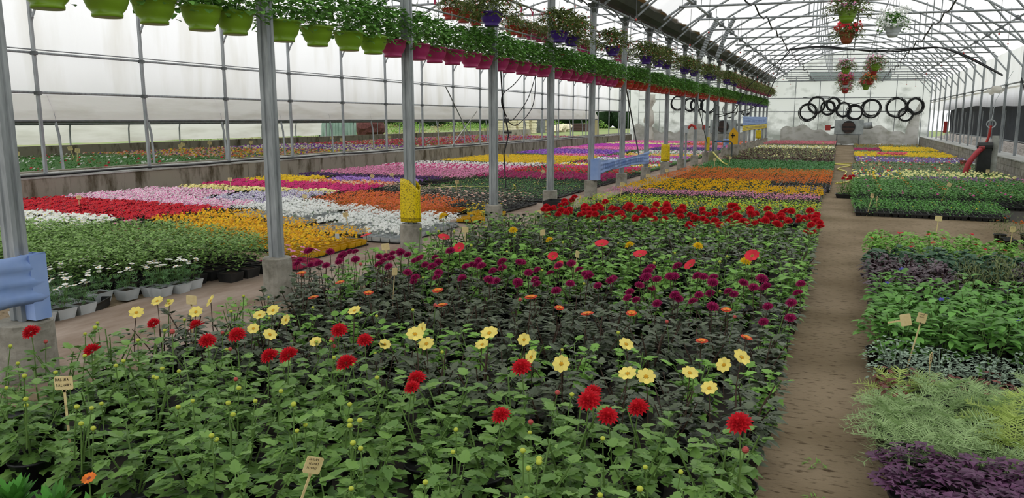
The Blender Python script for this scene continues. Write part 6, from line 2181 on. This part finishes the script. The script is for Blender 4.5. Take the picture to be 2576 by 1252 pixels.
# ------------------------------------------------------------------ neighbouring tunnel seen under the side film
XN, XF, ZG = -15.0, -24.0, 0.40
def rib_path(side=1):
    P = []
    xc = (XN + XF) / 2
    a = (XN - XF) / 2
    for i in range(25):
        t = PI * i / 24
        P.append((xc + a * math.cos(t) * (1 + 0.0 * i), 0, ZG + 3.3 * (math.sin(t) ** 0.62)))
    return P
RP = rib_path()
rm = MB(); rm.tube(RP, 0.028, 6); RIB = rm.mesh('rib', M['galv'], True)
for k in range(19):
    y = 6.5 + 2.35 * k
    tag(put('tunnel_rib', RIB, None, (0, y, 0)), f'curved steel rib of the neighbouring tunnel, {nth(k + 1)} along', 'rib', 'ribs of the neighbouring tunnel')
def tunnel_film(name, i0, i1, y0, y1, mat):
    vs, fs = [], []
    ny = int((y1 - y0) / 0.59) + 1
    pts = RP[i0:i1 + 1]
    for i in range(ny + 1):
        y = y0 + (y1 - y0) * i / ny
        w = 0.03 * abs(math.sin((y - 6.5) / 2.35 * PI))
        for x, _, z in pts:
            cx_ = (XN + XF) / 2
            vs.append((cx_ + (x - cx_) * (1.006 - w * 0.1), y, z + 0.03 - w))
    k = len(pts)
    for i in range(ny):
        for j in range(k - 1):
            a = i * k + j
            fs.append((a, a + 1, a + k + 1, a + k))
    mb = MB(); mb.add(vs, fs)
    return tag(mb.build(name, mat, smooth=True), '', '')
def idx_at(z, near=True):
    rng = range(0, 13) if near else range(24, 11, -1)
    for i in rng:
        if RP[i][2] >= z:
            return i
# trimmed lower edges: insert exact points
def refine():
    out = []
    for i in range(len(RP) - 1):
        a, b = Vector(RP[i]), Vector(RP[i + 1])
        for q in range(8):
            out.append(tuple(a.lerp(b, q / 8)))
    out.append(RP[-1])
    return out
RP = refine()
n_ = next(i for i, p in enumerate(RP) if p[2] > 1.62)
f_ = max(i for i, p in enumerate(RP) if p[2] > 1.50)
o = tunnel_film('tunnel_film', n_, f_, 5.0, 50.0, film('tunnel_cover_film', 'fbf9f5', 0.3, 'd2cdc0', (0.4, 0.5, 3.0), 0.5, 0.85))
tag(o, 'weathered off-white film over the neighbouring tunnel, hemmed above the plants', 'plastic sheet')
lowr = [i for i, p in enumerate(RP) if i >= f_ and p[2] > ZG + 0.45]
o = tunnel_film('tunnel_side_film', f_, lowr[-1], 5.0, 32.0, M['film_old'])
tag(o, 'lower weathered side film on the far side of the neighbouring tunnel', 'plastic sheet')
for x, z, l in ((RP[n_][0], RP[n_][2], 'dark hem tube along the near side of the neighbouring tunnel film'), (RP[f_][0], RP[f_][2], 'hem tube along the far side of the neighbouring tunnel film')):
    mb = MB(); mb.tube([(x, 5, z), (x, 50, z)], 0.035, 6)
    tag(mb.build('hem_tube', M['galv_dark'], smooth=True), l, 'pipe')
mb = MB(); mb.box(XF - 0.15, XF + 0.1, 5, 60, 0.38, ZG + 0.42); 
struct('wall_tunnel_base', mb, M['concrete_old'], 'low concrete wall on the far side of the neighbouring tunnel')
mb = MB(); mb.box(-14.95, -14.75, 5, 56, 0.30, 0.66)
struct('wall_gutter_ledge', mb, M['concrete_old'], 'concrete ledge between the two greenhouses')
# end sheet of the tunnel
mb = MB()
E_ = [p for p in RP if p[0] > -15.75]
vs = [(p[0], 50.0, p[2]) for p in E_] + [(p[0], 50.0, ZG) for p in E_]
k = len(E_)
mb.add(vs, [(i, i + 1, k + i + 1, k + i) for i in range(k - 1)])
tag(mb.build('tunnel_end_sheet', film('yellowed_film', 'cfc49a', 0.4, 'a89a66', (1, 1, 1), .4, .7)), 'yellowed plastic sheet at the end of the neighbouring tunnel', 'plastic sheet')
# beds in the tunnel
for (y0, y1, lab, bl, lm, nm, nb) in [
    (6, 18, 'green bed with few white and red flowers inside the neighbouring tunnel', [(C_WHITE, 1), (C_RED2, .4)], LM('tunnel_green', '4f8a3c', var=.35), 'green', 7),
    (18.2, 24, 'mixed pale and orange bed inside the neighbouring tunnel', [(C_CORAL, 1), (C_PEACH, 1), (C_YEL, .7), (C_PURP, .3)], G_MID, 'mixed', 50),
    (24.2, 29, 'purple and white bed inside the neighbouring tunnel', [(C_VIOL, 1), (C_PURP, .4), (C_CREAM, .8), (C_WHITE, .6)], G_MID, 'violet', 90),
    (29.2, 37, 'red-flecked green and cerise bed inside the neighbouring tunnel', [(C_CORAL, 1), (C_CERISE, 1), (C_WHITE, .2)], G_MID, 'pink', 45),
    (37.2, 49, 'lilac, white and red bed at the end of the neighbouring tunnel', [(C_RED2, 1), (C_LILAC, .7), (C_PEACH, .7)], G_MID, 'red', 80)]:
    bed(nm + '_bedding_plants', lab, -15.5, XF + 0.5, y0, y1, 0.17, lm, bl, 90, nb, R=0.04, z0=ZG, LL=0.08, LW=0.035)
rt = random.Random(41)
for k in range(22):
    label(-15.9 - rt.uniform(0, 6.5), 10.5 + k * 1.45 + rt.uniform(-.5, .5), ZG + 0.36, f'pale name tag among the plants of the neighbouring tunnel, {nth(k + 1)} from its near end', 0.5, rt.uniform(-.4, .4), 0, k, 1.7)
# cream stacks, brown stack and other things outside
M['cream_slab'] = hard('cream_slabs', 'ddd6b8', 0.7, 0, 'c3b994', 8, 3)
ct = 0
for s_, (x, y) in enumerate([(-26.0, 59.8), (-26.0, 61.4), (-26.1, 63.0), (-26.0, 64.6), (-26.2, 69.6)]):
    for q in range(11):
        mb = MB(); mb.box(-0.62, 0.62, -0.62, 0.62, 0, 0.11); mb.box(-0.6, 0.6, -0.6, 0.6, 0.11, 0.13)
        o = mb.build('cream_pallet', M['cream_slab'])
        o.location = (x + rt.uniform(-.06, .06), y + rt.uniform(-.05, .05), ZG + 0.14 * q)
        o.rotation_euler = (0, 0, rt.uniform(-.05, .05))
        tag(o, f'cream slatted pallet outside, {nth(q + 1)} from the ground in the {nth(s_ + 1)} stack', 'pallet', 'stacked cream pallets')
for q in range(12):
    mb = MB(); mb.box(-0.55, 0.55, -0.5, 0.5, 0, 0.1)
    o = mb.build('cream_pallet', M['cream_slab'])
    o.location = (-26.0 + rt.uniform(-.2, .2), 71.4 + q * 0.36, ZG + 0.24 + 0.05 * (q % 5))
    o.rotation_euler = (0.5 + rt.uniform(-.15, .15), 0, rt.uniform(-.2, .2))
    tag(o, f'tilted cream pallet in the tumbled heap outside, {nth(q + 1)} from its near end', 'pallet', 'tumbled cream pallets')
for q in range(7):
    mb = MB(); mb.box(-0.8, 0.8, -1.0, 1.0, 0, 0.1)
    o = mb.build('brown_crate', hard('brown_plastic', '54403a', 0.7) if 'brown_plastic' not in bpy.data.materials else bpy.data.materials['brown_plastic'])
    o.location = (-25.2, 77.5 + rt.uniform(-.1, .1), ZG + 0.115 * q)
    tag(o, f'flat dark brown crate outside, {nth(q + 1)} from the ground of the dark stack', 'crate', 'stack of brown crates')
mb = MB(); mb.box(-0.9, 0.9, -0.6, 0.6, 0, 1.4)
tag(mb.build('dark_cabinet', M['galv_dark'], loc=(-26.5, 67.2, ZG)), 'dark grey cabinet standing between the cream pallet stacks', 'cabinet')
mb = MB()
for q in range(12):
    mb.box(-0.06, 0.06, q * 0.28, q * 0.28 + 0.22, 0, 2.3)
mb.box(-0.04, 0.04, 0, 3.4, 0, 2.25)
tag(mb.build('green_shed', hard('mint_sheet', '9db8aa', 0.6, 0, '84a092', 2, 3), loc=(-26.0, 34.5, ZG)), 'mint green ribbed shed wall outside the neighbouring tunnel', 'shed')
mb = MB(); mb.ball((0, 0, 0.75), 0.9, 0, 16, 10, 0.85)
r = random.Random(3)
for i, v in enumerate(mb.v):
    mb.v[i] = (v[0] * (1 + r.uniform(-.08, .08)), v[1] * (1 + r.uniform(-.08, .08)), max(0, v[2] * (1 + r.uniform(-.05, .05))))
tag(mb.build('brown_shrub', hard('brown_brush', '6a3f3a', 0.95, 0, '4b2c28', 12, 4, bump=1.0), loc=(-26.0, 39.4, ZG)), 'round reddish brown bundle outside next to the mint green shed', 'bundle')
mb = MB(); mb.ball((0, 0, 0.75), 0.8, 0, 14, 8, 1.0)
tag(mb.build('grey_bundle', M['concrete'], loc=(-27.4, 41.6, ZG)), 'grey rounded bundle behind the reddish brown one', 'bundle')

# weeds, bushes and hedge outside
def clump(seed, mat, R, h, n, LL):
    r = random.Random(seed)
    mb = MB()
    for k in range(n):
        a, q = r.uniform(0, 6.28), math.sqrt(r.random())
        z = h * (1 - 0.7 * q * q) * r.random() ** 0.5
        d = rdir(r, r.uniform(0, 6.28), r.uniform(-.1, 1.2))
        leaf(mb, (R * q * math.cos(a), R * q * math.sin(a), z), d, (0, 0, 1), LL * r.uniform(.6, 1.3), LL * 0.35, 'low', 0, 0.3)
    if h > 3:
        mb.ball((0, 0, h * 0.42), R * 0.8, 0, 12, 8, h * 0.5 / (R * 0.8))
    return mb.mesh('foliage', mat)
CLG = [clump(s, LM('meadow_leaf', '7ba344', var=.35), 1.3, 0.9, 420, 0.2) for s in range(3)] + [clump(9, LM('dry_leaf', 'a39a6a', var=.3), 1.3, 0.6, 300, 0.22)]
TRE = [clump(20 + s, LM('hedge_leaf', '2f4a2a', var=.4), 2.6, 5.0, 1500, 0.4) for s in range(2)]
rg = random.Random(12)
for k in range(95):
    x, y = -27.0 - rg.random() ** 1.4 * 34, 30 + rg.random() * 66
    if x > -29 and 32 < y < 84:
        x -= 4
    near = 'near the pallets' if y < 60 else 'in the open meadow'
    tag(put('meadow_bush', rg.choice(CLG), None, (x, y, ZG - .05), (0, 0, rg.uniform(0, 6)), rg.uniform(.7, 1.4)), f'low green weed bush outside {near}, {nth(k + 1)} of many', 'bush', 'meadow weeds')
for k in range(16):
    y = 34 + k * 5.2
    tag(put('hedge_tree', TRE[k % 2], None, (-66 + rg.uniform(-2, 2), y * 1.35, ZG - .1), (0, 0, rg.uniform(0, 6)), rg.uniform(1.1, 1.5)), f'dark green tree of the hedge beyond the meadow, {nth(k + 1)} along', 'tree', 'dark hedge trees')
for k in range(14):
    tag(put('hedge_tree', TRE[k % 2], None, (-56 + k * 3.6, 104 + rg.uniform(-2, 2), ZG - .1), (0, 0, rg.uniform(0, 6)), rg.uniform(1.0, 1.4)), f'dark hedge tree behind the end of the meadow, {nth(k + 1)} across', 'tree', 'dark hedge trees behind')

for o_ in [o for o in bpy.data.objects if o.name.startswith('hanging_pot')]:
    h_ = [c for c in o_.children if c.name.startswith('hanger')][0]
    h_.scale = (1, 1, (4.11 - o_.location.z) / (0.85 * o_.scale[0]))
